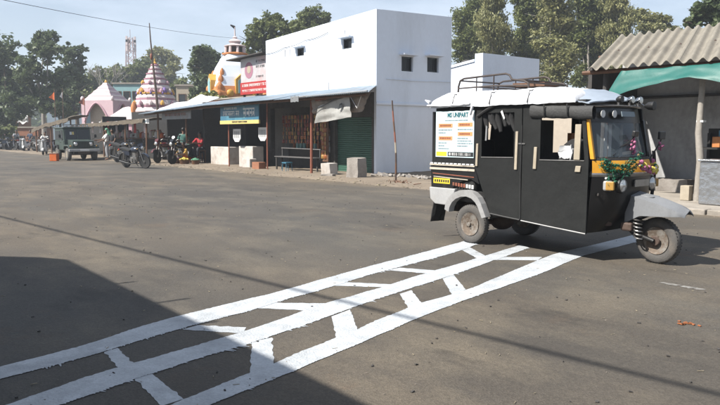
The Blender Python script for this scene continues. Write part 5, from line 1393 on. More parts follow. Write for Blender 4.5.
for y, l in ((-.50, .26), (-.44, .20), (-.36, .24), (-.27, .13)):
    for i in range(70):
        f = i / 69; leaflet(Vector((cowlx(y) + .03, y, 1.13 - l * f)) + Vector((rg.gauss(0, .012), rg.gauss(0, .016), 0)), rg.uniform(.012, .022))
tin.build('green_tinsel', 'garland_green', ar)['kind'] = 'stuff'
rf_ = random.Random(6)
fl = {k: MB() for k in ('flower_yellow', 'flower_pink', 'garland_green', 'paper_white')}
for k in range(110):
    u = rf_.random(); y = -.12 + .78 * u; z = 1.15 - .10 * (1 - (2 * u - 1) ** 2) - (.0 if u < .8 else (u - .8) * .3)
    x = 1.835 + .255 * (1 - min(1, abs(y / .62)) ** 2.6) + .035
    mt = 'flower_pink' if (u < .3 and rf_.random() < .6) else ('flower_yellow' if rf_.random() < .72 else rf_.choice(('garland_green', 'paper_white', 'flower_pink')))
    fl[mt].ball((x + rf_.uniform(-.02, .03), y, z + rf_.uniform(-.035, .035)), rf_.uniform(.016, .03), 6, 4)
for k in range(26):
    fl['flower_yellow' if k % 3 else 'flower_pink'].ball((1.87 + rf_.uniform(-.03, .03), .64 + rf_.uniform(-.03, .03), 1.16 - k * .006 + rf_.uniform(-.03, .03)), .026, 6, 4)
for mt, mb in fl.items(): mb.build('garland_flowers', mt, ar, 60)
MB().tube([(1.88, .66, 1.28), (1.9, .67, 1.05), (1.88, .66, .72)], .022, 7).build('hanging_tassel', 'black_rubber', ar)
MB().ball((1.88, .66, .70), (.03, .03, .05), 8, 6).build('tassel_tip', 'paper_white', ar, 60)
# ---- front mudguard, fork and wheels
fd = MB()
def lerpl(tab, u):
    for (a, p), (b, q) in zip(tab, tab[1:]):
        if u <= b: return p + (q - p) * (u - a) / (b - a)
    return tab[-1][1]
def guard(u, v):
    hw = lerpl([(0, .15), (.25, .19), (.75, .19), (.92, .15), (1, .09)], u); k = abs(2 * v - 1)
    zt = lerpl([(0, .845), (.25, .805), (.6, .755), (.85, .70), (1, .645)], u)
    zl = lerpl([(0, .455), (.12, .50), (.3, .565), (.55, .575), (1, .59)], u)
    sk_ = max(0, (k - .80) / .20)
    y = hw * (1 if v > .5 else -1) * min(1, k / .80) + (.012 * sk_ * (1 if v > .5 else -1))
    zz = zt - .05 * min(1, k / .80)
    return (1.99 + .68 * u, y, zz * (1 - sk_) + min(zl, zz - .02) * sk_)
fd.grid(guard, 24, 20, .012).build('front_mudguard', 'fender_grey', ar, 38)
MB().prism([(2.50, .58), (2.60, .58), (2.57, .615), (2.48, .61)], -.11, .11).build('mudguard_lip', 'paper_white', ar)
MB().prism([(1.86, .84), (2.06, .80), (2.30, .77), (2.0, .70), (1.9, .62)], -.10, .10).build('mudguard_stay', 'fender_grey', ar, bevel=.02)
tyre_prof = [(.150, -.035), (.165, -.046), (.205, -.055), (.245, -.050), (.263, -.036), (.268, -.012), (.268, .012), (.263, .036), (.245, .050), (.205, .055), (.165, .046), (.150, .035)]
ty_me = MB().lathe(tyre_prof, 'Y', 40).mesh('tyre', smooth=50); ty_me.materials.append(MATS['tyre_dusty'])
rim = MB().lathe([(.152, -.05), (.158, -.055), (.150, -.04), (.125, -.02), (.10, -.012), (.085, -.03), (.06, -.04), (.03, -.045), (.028, -.075), (.001, -.078)], 'Y', 30)
for k in range(5):
    a = k * 2 * pi / 5; rim.lathe([(.012, -.058), (.012, -.03)], 'Y', 6, (cos(a) * .055, 0, sin(a) * .055))
rim.lathe([(.152, .05), (.03, .05), (.001, .05)], 'Y', 30)
rim_me = rim.mesh('rim', smooth=40); rim_me.materials.append(MATS['rim_rust'])
holes = MB()
for k in range(8):
    a = k * 2 * pi / 8 + .2; holes.lathe([(.001, -.031), (.014, -.03), (.014, -.018)], 'Y', 8, (cos(a) * .112, 0, sin(a) * .112))
hol_me = holes.mesh('rim_hole'); hol_me.materials.append(MATS['black_rubber'])
tread = MB()
for k in range(44):
    a = 2 * pi * k / 44
    for y in (-.036, .036):
        M = Matrix.Rotation(-a, 4, 'Y') @ Matrix.Translation((0, y, .262)); tread.box(-.009, -.011, 0, .009, .011, .0015, M)
tr_me = tread.mesh('tread'); tr_me.materials.append(MATS['black_rubber'])
def awheel(x, y, flip=False, steer=0):
    w_ = bpy.data.objects.new('wheel', ty_me); COL.objects.link(w_); w_.parent = ar; w_.location = (x, y, .268); w_.rotation_euler = (0, 0, (pi if flip else 0) + steer)
    for nm, me in (('rim', rim_me), ('rim_hole', hol_me), ('tread', tr_me)):
        o = bpy.data.objects.new(nm, me); COL.objects.link(o); o.parent = w_
        if nm in ('tread', 'rim_hole'): o['kind'] = 'stuff'
awheel(0, -.575); awheel(0, .575, True); awheel(2.33, 0, steer=radians(-6))
MB().tube([(0, -.52, .268), (0, .52, .268)], .04, 8).build('rear_axle', 'rust_iron', ar)
MB().ball((.05, 0, .28), (.16, .2, .14), 10, 8).build('gearbox', 'rust_iron', ar, 60)
MB().tube([(2.02, -.09, .72), (2.04, -.12, .50), (2.12, -.13, .33), (2.33, -.11, .268)], [.035, .032, .028, .026], 8).build('fork_arm', 'black_plastic', ar, 50)
MB().tube([(2.02, -.06, .75), (2.10, 0, .6)], .05, 8).build('fork_crown', 'black_plastic', ar)
cs = [(2.12 + .045 * cos(t * .5) + .045 * (t / 100), -.135 + .045 * sin(t * .5), .62 - .0034 * t) for t in range(0, 101)]
MB().tube(cs, .009, 5).build('coil_spring', 'steel', ar, 60)
MB().tube([(2.12, -.135, .64), (2.19, -.135, .26)], .018, 7).build('damper', 'black_plastic', ar, 50)
MB().lathe([(.05, -.012), (.06, 0), (.05, .012)], 'Y', 14, (2.33, -.085, .268)).build('hub', 'rust_iron', ar, 50)
MB().box(1.96, -.2, .36, 2.1, .2, .46).build('engine_guard', 'rust_iron', ar, bevel=.02)
MB().tube([(1.9, -.1, .4), (2.05, -.14, .36), (2.12, -.14, .30)], .012, 6).build('brake_hose', 'black_rubber', ar)
# mud flaps
for y in (-W + .02, W - .24):
    MB().grid(lambda u, v: (-.71 + .03 * noise.noise(Vector((u * 3, v * 2, y))) - .05 * v + .06 * u, y + .22 * u - .04 * v, .55 - .32 * v), 5, 6, .012, (1, 0, 0)).build('mud_flap', 'black_rubber', ar)
MB().tube([(-.5, .2, .40), (.5, .25, .34), (.9, .25, .36)], .03, 7).build('exhaust', 'rust_iron', ar)

# ================================================================== MOTORCYCLES, SCOOTERS, JEEP
mk('bike_black', (.014, .014, .016), .25, var=.1, coat=.5)
mk('bike_red', (.10, .012, .012), .25, var=.1, coat=.5)
mk('bike_blue', (.02, .028, .05), .25, var=.1, coat=.5)
mk('bike_silver', (.42, .43, .45), .3, metal=.5, var=.1)
mk('scooter_white', (.62, .63, .63), .35, var=.08, coat=.3)
mk('scooter_grey', (.22, .24, .26), .35, var=.08, coat=.3)
_c = {}
def shared(key, fn, mat, smooth=50):
    k = (key, mat)
    if k not in _c:
        me = fn().mesh(key, smooth=smooth); me.materials.append(MATS[mat]); _c[k] = me
    return _c[k]
def inst(name, key, fn, mat, parent, loc=(0, 0, 0), rot=(0, 0, 0), smooth=50):
    o = bpy.data.objects.new(name, shared(key, fn, mat, smooth)); COL.objects.link(o); o.parent = parent; o.location = loc; o.rotation_euler = rot
    return o
def bw_tyre(): return MB().lathe([(.25, -.03), (.275, -.042), (.298, -.03), (.305, 0), (.298, .03), (.275, .042), (.25, .03)], 'Y', 28)
def bw_rim(): return MB().lathe([(.235, -.022), (.252, -.03), (.252, .03), (.235, .022), (.235, -.022)], 'Y', 28)
def bw_hub():
    mb = MB().lathe([(.001, -.06), (.05, -.055), (.06, -.02), (.06, .02), (.05, .055), (.001, .06)], 'Y', 12)
    for k in range(12):
        a = 2 * pi * k / 12; mb.tube([(cos(a) * .05, .03 * (-1) ** k, sin(a) * .05), (cos(a + .2) * .24, 0, sin(a + .2) * .24)], .005, 4)
    return mb
def motorcycle(label, loc, rz, paint, group, lean=8, helmet=False):
    t = bpy.data.objects.new('motorcycle', None); COL.objects.link(t); t.location = loc
    t.rotation_mode = 'ZYX' if False else 'XYZ'; t.scale = (1.1,) * 3; t.rotation_euler = (radians(lean), 0, rz); tag(t, label, 'motorcycle', group); OFF[t.name] = (0, 0, 0)
    for x in (0, 1.27):
        w = inst('wheel', 'bw_tyre', bw_tyre, 'black_rubber', t, (x, 0, .305), (0, 0, .18 if x else 0))
        inst('rim', 'bw_rim', bw_rim, 'steel', w); inst('hub', 'bw_hub', bw_hub, 'steel', w)
    inst('tank', 'bk_tank', lambda: MB().ball((.72, 0, .80), (.26, .13, .125), 14, 8), paint, t)
    inst('seat', 'bk_seat', lambda: MB().prism([(-.22, .86), (.0, .80), (.45, .74), (.52, .80), (.3, .82), (-.05, .90), (-.2, .90)], -.12, .12), 'black_rubber', t, smooth=30)
    inst('side_panel', 'bk_side', lambda: MB().prism([(.10, .58), (.46, .56), (.46, .74), (.02, .78)], -.11, .11), paint, t)
    inst('engine', 'bk_eng', lambda: MB().box(.48, -.12, .28, .88, .12, .50).box(.62, -.08, .50, .80, .08, .68).lathe([(.09, -.15), (.10, 0), (.09, .15)], 'Y', 12, (.56, 0, .38)), 'steel', t)
    inst('frame', 'bk_frame', lambda: MB().tube([(1.08, 0, .86), (.92, 0, .55), (.88, 0, .30), (.4, 0, .27), (.2, 0, .5), (.3, 0, .74)], .022, 6).tube([(0, -.09, .305), (.45, -.09, .36)], .022, 6).tube([(0, .09, .305), (.45, .09, .36)], .022, 6).tube([(1.08, 0, .86), (.45, 0, .70), (-.15, 0, .82)], .022, 6), 'black_paint', t)
    inst('shock_absorber', 'bk_shock', lambda: MB().tube([(0, -.11, .33), (.12, -.11, .72)], .03, 7).tube([(0, .11, .33), (.12, .11, .72)], .03, 7), 'chrome', t)
    inst('fork', 'bk_fork', lambda: MB().tube([(1.27, -.075, .305), (1.09, -.075, .88)], .02, 7).tube([(1.27, .075, .305), (1.09, .075, .88)], .02, 7).box(1.05, -.1, .84, 1.12, .1, .90), 'steel', t)
    hl = inst('headlamp', 'bk_hl', lambda: MB().ball((1.17, 0, .87), (.11, .10, .12), 12, 8).prism([(1.02, .90), (1.20, .98), (1.14, 1.08), (1.06, 1.04)], -.10, .10), paint, t)
    inst('lens', 'bk_lens', lambda: MB().lathe([(.085, 0), (.07, .02), (.001, .03)], 'X', 14, (1.25, 0, .865)), 'lamp_glass', hl)
    inst('handlebar', 'bk_bar', lambda: MB().tube([(.93, -.36, .98), (1.02, -.20, 1.04), (1.07, -.06, .96), (1.07, .06, .96), (1.02, .20, 1.04), (.93, .36, .98)], .014, 7), 'black_paint', t)
    inst('grip', 'bk_grip', lambda: MB().tube([(.90, -.42, .97), (.96, -.29, 1.0)], .02, 7).tube([(.90, .42, .97), (.96, .29, 1.0)], .02, 7), 'black_rubber', t)
    for sgn in (-1, 1):
        m = inst('mirror', 'bk_mirs%d' % sgn, lambda sgn=sgn: MB().tube([(1.02, sgn * .24, 1.03), (1.0, sgn * .30, 1.16)], .007, 5).ball((1.0, sgn * .32, 1.2), (.02, .065, .045), 10, 6), 'black_paint', t)
        inst('mirror_glass', 'bk_mirg%d' % sgn, lambda sgn=sgn: MB().lathe([(.001, 0), (.05, 0)], 'X', 12, (.977, sgn * .32, 1.2)), 'chrome', m)
    inst('front_mudguard', 'bk_fg', lambda: MB().grid(lambda u, v: (1.27 + .345 * cos(.5 + 1.9 * u), -.06 + .12 * v, .305 + .345 * sin(.5 + 1.9 * u) + .012 * sin(pi * v)), 12, 4, .006), paint, t)
    inst('rear_mudguard', 'bk_rg', lambda: MB().grid(lambda u, v: (.36 * cos(1.1 + 1.9 * u), -.065 + .13 * v, .305 + .36 * sin(1.1 + 1.9 * u) + .012 * sin(pi * v)), 12, 4, .006), 'black_paint', t)
    inst('tail_lamp', 'bk_tail', lambda: MB().cbox((-.27, 0, .82), (.07, .14, .07)), 'red_cloth', t)
    inst('number_plate', 'bk_plate', lambda: MB().cbox((-.33, 0, .66), (.01, .2, .12), (0, .2, 0)), 'paper_white', t)
    inst('exhaust', 'bk_exh', lambda: MB().tube([(.80, -.12, .40), (.86, -.15, .26), (.5, -.17, .22), (.3, -.17, .24), (-.18, -.17, .32)], [.02, .02, .022, .045, .05], 8), 'black_paint', t)
    inst('stand', 'bk_stand', lambda: MB().tube([(.45, .12, .28), (.40, .30, .02)], .012, 6), 'black_paint', t)
    inst('crash_guard', 'bk_guard', lambda: MB().tube([(.90, -.08, .62), (.94, -.28, .52), (.92, -.26, .34), (.88, -.08, .30)], .012, 6).tube([(.90, .08, .62), (.94, .28, .52), (.92, .26, .34), (.88, .08, .30)], .012, 6), 'steel', t)
    for q in ((1.13, -.19, .86), (1.13, .19, .86), (-.22, -.15, .78), (-.22, .15, .78)): inst('indicator', 'bk_ind', lambda: MB().ball((0, 0, 0), .03, 8, 6), 'amber', t, q)
    return t
def sw_tyre(): return MB().lathe([(.14, -.035), (.17, -.05), (.205, -.04), (.215, 0), (.205, .04), (.17, .05), (.14, .035)], 'Y', 22)
def scooter(label, loc, rz, paint, group, lean=5):
    t = bpy.data.objects.new('scooter', None); COL.objects.link(t); t.location = loc; t.rotation_euler = (radians(lean), 0, rz); tag(t, label, 'scooter', group); OFF[t.name] = (0, 0, 0)
    for x in (0, 1.22):
        w = inst('wheel', 'sw_tyre', sw_tyre, 'black_rubber', t, (x, 0, .215))
        inst('rim', 'sw_rim', lambda: MB().lathe([(.145, -.03), (.10, -.02), (.04, -.05), (.001, -.05)], 'Y', 16).lathe([(.145, .03), (.10, .02), (.04, .05), (.001, .05)], 'Y', 16), 'steel', w)
    inst('rear_body', 'sc_body', lambda: MB().ball((.10, 0, .52), (.46, .19, .19), 14, 8), paint, t)
    inst('seat', 'sc_seat', lambda: MB().ball((.12, 0, .73), (.42, .15, .09), 14, 8), 'black_rubber', t)
    inst('floorboard', 'sc_floor', lambda: MB().prism([(.42, .24), (.98, .24), (1.02, .34), (.94, .33), (.45, .33)], -.18, .18), paint, t)
    inst('front_shield', 'sc_shield', lambda: MB().grid(lambda u, v: (1.02 + .10 * v - .05 * (2 * u - 1) ** 2 - .10 * max(0, v - .4), (-.21 + .42 * u) * (1 - .35 * v ** 2), .30 + .62 * v), 8, 8, .03, (-1, 0, 0)), paint, t)
    inst('front_mudguard', 'sc_fg', lambda: MB().grid(lambda u, v: (1.22 + .26 * cos(.3 + 2.2 * u), -.07 + .14 * v, .215 + .26 * sin(.3 + 2.2 * u) + .02 * sin(pi * v)), 10, 4, .008), paint, t)
    inst('handlebar', 'sc_bar', lambda: MB().tube([(.92, -.34, 1.0), (1.02, -.12, 1.0), (1.02, .12, 1.0), (.92, .34, 1.0)], .02, 7).tube([(1.03, 0, 1.0), (1.2, 0, .25)], .03, 7), 'black_plastic', t)
    h = inst('headlamp', 'sc_hl', lambda: MB().ball((1.06, 0, .98), (.12, .14, .09), 12, 8), paint, t)
    inst('lens', 'sc_lens', lambda: MB().ball((1.13, 0, .97), (.06, .09, .06), 10, 6), 'lamp_glass', h)
    for sgn in (-1, 1): inst('mirror', 'sc_mir%d' % sgn, lambda sgn=sgn: MB().tube([(.98, sgn * .22, 1.0), (.97, sgn * .28, 1.16)], .007, 5).ball((.97, sgn * .29, 1.2), (.02, .06, .045), 8, 6), 'black_paint', t)
    inst('tail_lamp', 'sc_tail', lambda: MB().cbox((-.34, 0, .58), (.06, .18, .08)), 'red_cloth', t)
    inst('number_plate', 'sc_plate', lambda: MB().cbox((-.38, 0, .44), (.01, .2, .12), (0, .2, 0)), 'paper_white', t)
    return t
def onroad(px, py, z=0):
    p = at(px, py, 1); d = (p - Vector((0, 0, 1.5))); k = (z - 1.5) / d.z
    return Vector((0, 0, 1.5)) + d * k
BG = 'motorcycles parked along the far verge'
motorcycle('dark blue and silver motorcycle parked nose right nearest the road', Vector((-10.15, 29.6, 0)), radians(-34), 'bike_blue', BG).scale = (1, 1, 1)
motorcycle('black motorcycle with a red tank and flashing mirror angled toward the road beside the stall', Vector((-8.05, 33.1, .03)), radians(-122), 'bike_black', BG, 7)
motorcycle('dark red motorcycle parked behind the black one', Vector((-9.2, 34.4, .04)), radians(-118), 'bike_red', BG, 7)
motorcycle('dark motorcycle half hidden behind the dark blue one', Vector((-12.1, 34.0, .04)), radians(-35), 'bike_black', BG)
motorcycle('black motorcycle leaning by the grey shed wall behind the rickshaw', Vector((P(-8.9, 15.9).x, P(-8.9, 15.9).y, .09)), TH + radians(172), 'bike_black', None)
FG = 'two wheelers parked at the far left'
far = [('m', 3, 150.2, 'bike_black', 20), ('m', 9, 150.6, 'bike_blue', 200), ('m', 15, 150.6, 'bike_black', 150), ('s', 22, 151, 'scooter_grey', -60), ('s', 29, 151.2, 'scooter_white', -80), ('m', 35, 151.5, 'bike_silver', -30), ('s', 39, 152, 'scooter_white', -50), ('m', 55, 152.5, 'bike_red', 160)]
labs = ['dark motorcycle at the very left edge of the far row', 'bluish motorcycle second from the left in the far row', 'black motorcycle left of the grey scooter in the far row', 'grey scooter in the far left row', 'white scooter facing out near the middle of the far row', 'silver motorcycle right of the white scooter in the far row', 'white scooter parked just left of the white clad rider', 'dark motorcycle parked right behind the rider beside the jeep']
for (k, px, py, pt_, a), lb_ in zip(far, labs):
    p = onroad(px, py)
    (motorcycle if k == 'm' else scooter)(lb_, p, radians(a), pt_, FG)
rid = onroad(46.5, 154.5)
scooter('white scooter ridden by the person in white on the road', rid, radians(-75), 'scooter_white', None, 0)

# ---- jeep
mk('jeep_green', (.050, .072, .060), .4, var=.14, scale=4, col2=(.09, .12, .11), stains=(.5, .75))
jp = Vector((-16.6, 39.2, 0))
je = wthing('jeep', 'dark green hard top jeep with roof lights parked facing the camera', 'jeep', jp.x, jp.y, 0, radians(-53))
# x forward, y left; wheelbase 2.1
HW = .74
MB().prism([(-.55, .55), (1.55, .55), (1.58, 1.02), (-.55, 1.02)], -HW, HW).build('tub', 'jeep_green', je, bevel=.03)
MB().prism([(1.52, .60), (2.55, .60), (2.58, 1.08), (1.55, 1.14)], -.56, .56).build('bonnet', 'jeep_green', je, bevel=.04)
MB().prism([(-.58, 1.021), (1.46, 1.021), (1.30, 1.74), (-.56, 1.74)], -HW + .02, HW - .02).build('cabin', 'jeep_green', je, bevel=.03)
MB().box(-.66, -HW - .03, 1.742, 1.42, HW + .03, 1.82).build('roof', 'jeep_green', je, bevel=.03)
M = Matrix.Translation((1.40, 0, 1.40)) @ Matrix.Rotation(radians(-12.5), 4, 'Y')
wsn = MB(); wsn.box(.0, -.64, -.26, .03, .64, .26, M); wsn = wsn.build('windscreen', 'dark_glass', je)
mb = MB(); mb.box(.031, -.68, .26, .05, .68, .31, M); mb.box(.031, -.68, -.31, .05, .68, -.26, M); mb.box(.031, -.68, -.26, .05, -.63, .26, M); mb.box(.031, .63, -.26, .05, .68, .26, M); mb.box(.031, -.015, -.26, .045, .015, .26, M)
mb.build('windscreen_frame', 'jeep_green', wsn)
for k in range(2): MB().box(.032, -.40 + k * .12, .0, .04, -.30 + k * .12, .16, M).build('sticker', 'sign_yellow' if k else 'paper_white', wsn)
for sgn in (-1, 1):
    MB().prism([(.75, 1.10), (1.28, 1.10), (1.18, 1.66), (.75, 1.66)], sgn * (HW - .015) - .01, sgn * (HW - .015) + .01).build('door_window', 'dark_glass', je)
    MB().prism([(-.42, 1.14), (.60, 1.14), (.60, 1.62), (-.42, 1.62)], sgn * (HW - .015) - .01, sgn * (HW - .015) + .01).build('side_window', 'dark_glass', je)
    dm_ = MB().prism([(.70, .60), (1.42, .60), (1.42, 1.06), (.70, 1.06)], sgn * (HW + .004) - .012, sgn * (HW + .004) + .012).build('door', 'jeep_green', je, bevel=.006)
    MB().cbox((.80, sgn * (HW + .03), .98), (.1, .02, .03)).build('handle', 'black_plastic', dm_)
    MB().prism([(1.50, .66), (1.62, .86), (2.50, .86), (2.66, .70), (2.66, .62), (2.48, .78), (1.66, .78), (1.56, .62)], *sorted((sgn * .56, sgn * .80))).build('front_fender', 'jeep_green', je, bevel=.015)
    MB().prism([(-.52, .60), (-.40, .84), (.30, .84), (.42, .60), (.30, .60), (.22, .76), (-.32, .76), (-.42, .60)], *sorted((sgn * HW, sgn * (HW + .08)))).build('rear_arch', 'black_plastic', je)
    h_ = MB().lathe([(.10, 0), (.115, .02), (.10, .04)], 'X', 16, (2.57, sgn * .40, .90)).build('headlamp', 'chrome', je, 50)
    MB().lathe([(.095, .03), (.07, .06), (.001, .07)], 'X', 16, (2.57, sgn * .40, .90)).build('lens', 'lamp_glass', h_, 60)
    MB().ball((2.60, sgn * .68, .80), (.04, .05, .04), 8, 6).build('indicator', 'amber', je, 60)
    m_ = MB().tube([(1.45, sgn * .76, 1.12), (1.50, sgn * .92, 1.25)], .012, 5).build('mirror', 'black_plastic', je)
    MB().cbox((1.50, sgn * .95, 1.33), (.03, .12, .18)).build('mirror_head', 'black_plastic', m_, bevel=.01)
g_ = MB().box(2.575, -.29, .68, 2.595, .29, 1.02).build('grille', 'black_plastic', je)
for k in range(7): MB().box(2.596, -.27 + k * .082, .69, 2.61, -.235 + k * .082, 1.01).build('bar', 'jeep_green', g_)
MB().box(2.66, -.80, .50, 2.78, .80, .64).build('bumper', 'bumper_white', je, bevel=.02)
MB().box(2.781, -.24, .52, 2.79, .24, .62).build('number_plate', 'paper_white', je)
MB().box(2.55, -.3, .38, 2.66, .3, .55).build('skid_plate', 'rust_iron', je)
MB().box(-.5, -.5, .38, 2.5, .5, .56).build('chassis', 'near_black', je)
for k in range(6):
    q = MB().lathe([(.045, -.04), (.05, 0), (.001, .01)], 'X', 10, (1.40, -.55 + k * .22, 1.88)).build('roof_lamp', 'lamp_glass', je, 50)
MB().tube([(1.36, -.68, 1.83), (1.36, .68, 1.83)], .02, 6).build('roof_bar', 'black_paint', je)
for x in (0, .5, 1.0): MB().tube([(x, -.70, 1.83), (x, -.70, 1.95), (x, .70, 1.95), (x, .70, 1.83)], .014, 6).build('roof_rack_hoop', 'black_paint', je)
for x in (-.05, 2.08):
    for sgn in (-1, 1):
        w = inst('wheel', 'jw', lambda: MB().lathe([(.19, -.09), (.22, -.105), (.31, -.10), (.345, -.07), (.345, .07), (.31, .10), (.22, .105), (.19, .09)], 'Y', 26), 'tyre_dusty', je, (x, sgn * .68, .345))
        inst('rim', 'jr', lambda: MB().lathe([(.2, -.09), (.17, -.05), (.08, -.04), (.06, -.08), (.001, -.085)], 'Y', 20).lathe([(.2, .09), (.17, .05), (.08, .04), (.06, .08), (.001, .085)], 'Y', 20), 'cream', w)
MB().tube([(2.08, -.6, .345), (2.08, .6, .345)], .05, 7).build('front_axle', 'rust_iron', je)

# round chrome headlamp mirror on the black motorcycle, tilted to the sun: it flashes in the photo
bk_ = next(o for o in bpy.data.objects if o.get('label', '').startswith('black motorcycle with a red tank'))
BM = Matrix.LocRotScale(bk_.location, bk_.rotation_euler, bk_.scale)
lp = Vector((1.06, .0, 1.16)); wp_ = BM @ lp
hv = ((cam.location - wp_).normalized() + SUNV).normalized()
gl = MB().lathe([(.001, .004), (.045, .003), (.075, .0), (.082, -.02), (.03, -.035), (.001, -.035)], 'Z', 18).build('round_mirror', 'chrome', bk_, 50)
gl.matrix_local = BM.inverted() @ Matrix.Translation(wp_) @ hv.to_track_quat('Z', 'Y').to_matrix().to_4x4()
MB().tube([(1.06, 0, .95), (1.06, 0, 1.15)], .01, 6).build('mirror_stem', 'black_paint', bk_)

# ================================================================== PEOPLE (one skinned body each, clothes and hair as children)
mk('shirt_green', (.10, .26, .22), .8, var=.1); mk('shirt_red', (.42, .02, .03), .8, var=.1); mk('shirt_white', (.68, .68, .66), .8, var=.06)
mk('trousers_dark', (.03, .032, .04), .8, var=.1); mk('trousers_blue', (.05, .07, .12), .8, var=.1); mk('scarf_green', (.12, .32, .20), .8, var=.1)
mk('shirt_grey', (.32, .33, .35), .8, var=.1); mk('sari_yellow', (.70, .42, .10), .8, var=.1); mk('sandal', (.05, .03, .02), .7)
def skin_obj(name, pts, edges, mat, parent, sub=1):
    """pts: {key: ((x, y, z), r)}"""
    ks = list(pts); me = bpy.data.meshes.new(name)
    me.from_pydata([pts[k][0] for k in ks], [(ks.index(a), ks.index(b)) for a, b in edges], [])
    o = bpy.data.objects.new(name, me); COL.objects.link(o)
    if parent: o.parent = parent
    me.materials.append(MATS[mat])
    md = o.modifiers.new('skin', 'SKIN'); md.use_smooth_shade = True; md.branch_smoothing = .3
    for i, k in enumerate(ks):
        r = pts[k][1]; sv = me.skin_vertices[0].data[i]; sv.radius = r if isinstance(r, tuple) else (r, r); sv.use_root = (i == 0)
    sd_ = o.modifiers.new('sub', 'SUBSURF'); sd_.levels = sub; sd_.render_levels = sub
    return o
def person(label, loc, rz, pose='stand', shirt='shirt_white', trousers='trousers_dark', hair='hair', scarf=None, group=None, scale=1.0, arms=(.1, .1), long_dress=False):
    t = bpy.data.objects.new('person', None); COL.objects.link(t); t.location = loc; t.rotation_euler = (0, 0, rz); t.scale = (scale,) * 3
    tag(t, label, 'person', group); OFF[t.name] = (0, 0, 0)
    # x forward, y left
    if pose == 'stand': ph, kn, an, lean = .92, [(.02, .50), (.02, .50)], [(-.03, .08), (-.03, .08)], 0
    elif pose == 'sit': ph, kn, an, lean = .50, [(.42, .52), (.42, .50)], [(.42, .08), (.40, .08)], .04
    elif pose == 'squat': ph, kn, an, lean = .24, [(.34, .50), (.32, .48)], [(.14, .08), (.12, .08)], .16
    else: ph, kn, an, lean = .80, [(.38, .72), (.38, .72)], [(.42, .34), (.42, .34)], .05      # astride a scooter
    B = {}
    B['pel'] = ((0, 0, ph), (.12, .15))
    B['wai'] = ((lean * .4, 0, ph + .16), (.10, .13)); B['che'] = ((lean, 0, ph + .36), (.11, .16)); B['nb'] = ((lean * 1.1, 0, ph + .51), .06)
    B['neck'] = ((lean * 1.2 + .01, 0, ph + .57), .05); B['jaw'] = ((lean * 1.2 + .03, 0, ph + .635), (.065, .06)); B['head'] = ((lean * 1.2 + .015, 0, ph + .71), (.092, .078)); B['crown'] = ((lean * 1.2 + .0, 0, ph + .775), (.07, .06)); B['nose'] = ((lean * 1.2 + .115, 0, ph + .685), .014)
    E = [('pel', 'wai'), ('wai', 'che'), ('che', 'nb'), ('nb', 'neck'), ('neck', 'jaw'), ('jaw', 'head'), ('head', 'crown'), ('jaw', 'nose')]
    S = {k: (B[k][0], tuple(q * 1.16 for q in B[k][1])) for k in ('pel', 'wai', 'che')}; S['nb'] = (B['nb'][0], .075)
    SE = [('pel', 'wai'), ('wai', 'che'), ('che', 'nb')]
    T = {'pel': (B['pel'][0], (.135, .165))}; TE = []
    for i, s in enumerate((1, -1)):
        k = 'LR'[i]; a = arms[i]
        sh = (lean, s * .17, ph + .46); el = (lean + .05 + a * .5, s * .25, ph + .20 + max(0, a - .3) * .15); wr = (lean + .08 + a * 1.3, s * (.24 - .1 * a), ph + .0 + a * .55)
        B['sh' + k] = (sh, .062); B['el' + k] = (el, .042); B['wr' + k] = (wr, .03)
        d = (Vector(wr) - Vector(el)).normalized(); hd = Vector(wr) + d * .07
        B['hd' + k] = (tuple(hd), (.035, .022)); E += [('che', 'sh' + k), ('sh' + k, 'el' + k), ('el' + k, 'wr' + k), ('wr' + k, 'hd' + k)]
        side = d.cross(Vector((0, 1, 0))).normalized()
        for f in range(5):
            off = side * (.026 * (f - 1.5)) if f < 4 else side * -.05
            tip = hd + d * ((.085, .095, .09, .07)[f] if f < 4 else .03) + off + Vector((0, -s * .02, 0))
            B['f%s%d' % (k, f)] = (tuple(tip), .009); E.append(('hd' + k, 'f%s%d' % (k, f)))
        S['sh' + k] = (sh, .078); S['el' + k] = (tuple(Vector(sh).lerp(Vector(el), .92)), .06); SE += [('che', 'sh' + k), ('sh' + k, 'el' + k)]
        hp = (0, s * .09, ph - .05); kx, kz = kn[i]; ax, az = an[i]
        B['hp' + k] = (hp, .085); B['kn' + k] = ((kx, s * .11, kz), .058); B['ca' + k] = (((kx + ax) / 2 - .03, s * .11, (kz + az) / 2 + .05), .05); B['an' + k] = ((ax, s * .11, az), .035); B['to' + k] = ((ax + .16, s * .13, max(.035, az - .045)), .03)
        E += [('pel', 'hp' + k), ('hp' + k, 'kn' + k), ('kn' + k, 'ca' + k), ('ca' + k, 'an' + k), ('an' + k, 'to' + k)]
        T['hp' + k] = (hp, .105); T['kn' + k] = (B['kn' + k][0], .078); T['an' + k] = (tuple(Vector(B['an' + k][0]) + Vector((0, 0, .03))), .062); TE += [('pel', 'hp' + k), ('hp' + k, 'kn' + k), ('kn' + k, 'an' + k)]
    skin_obj('body', B, E, 'skin', t)
    skin_obj('shirt', S, SE, shirt, t)
    if long_dress:
        MB().lathe([(.17, ph + .06), (.2, ph - .1), (.24, .45), (.28, .08)], 'Z', 14).build('skirt', trousers, t, 60)
    else: skin_obj('trousers', T, TE, trousers, t)
    hx, hz = lean * 1.2, ph + .735
    MB().ball((hx - .018, 0, hz), (.098, .086, .092), 12, 8).build('hair', scarf or hair, t, 60)
    if scarf:
        MB().tube([(hx - .05, 0, hz), (hx - .10, 0, hz - .12), (hx - .14, 0, hz - .32)], [.08, .11, .13], 9).build('scarf', scarf, t, 60)
    return t
G2 = lambda px, py, z=.03: onroad(px, py, z)
person('person in a pale wrap with a green headscarf standing beside the jeep', G2(107.5, 160), radians(-150), 'stand', 'shirt_white', 'shirt_grey', scarf='scarf_green', arms=(.22, .3))
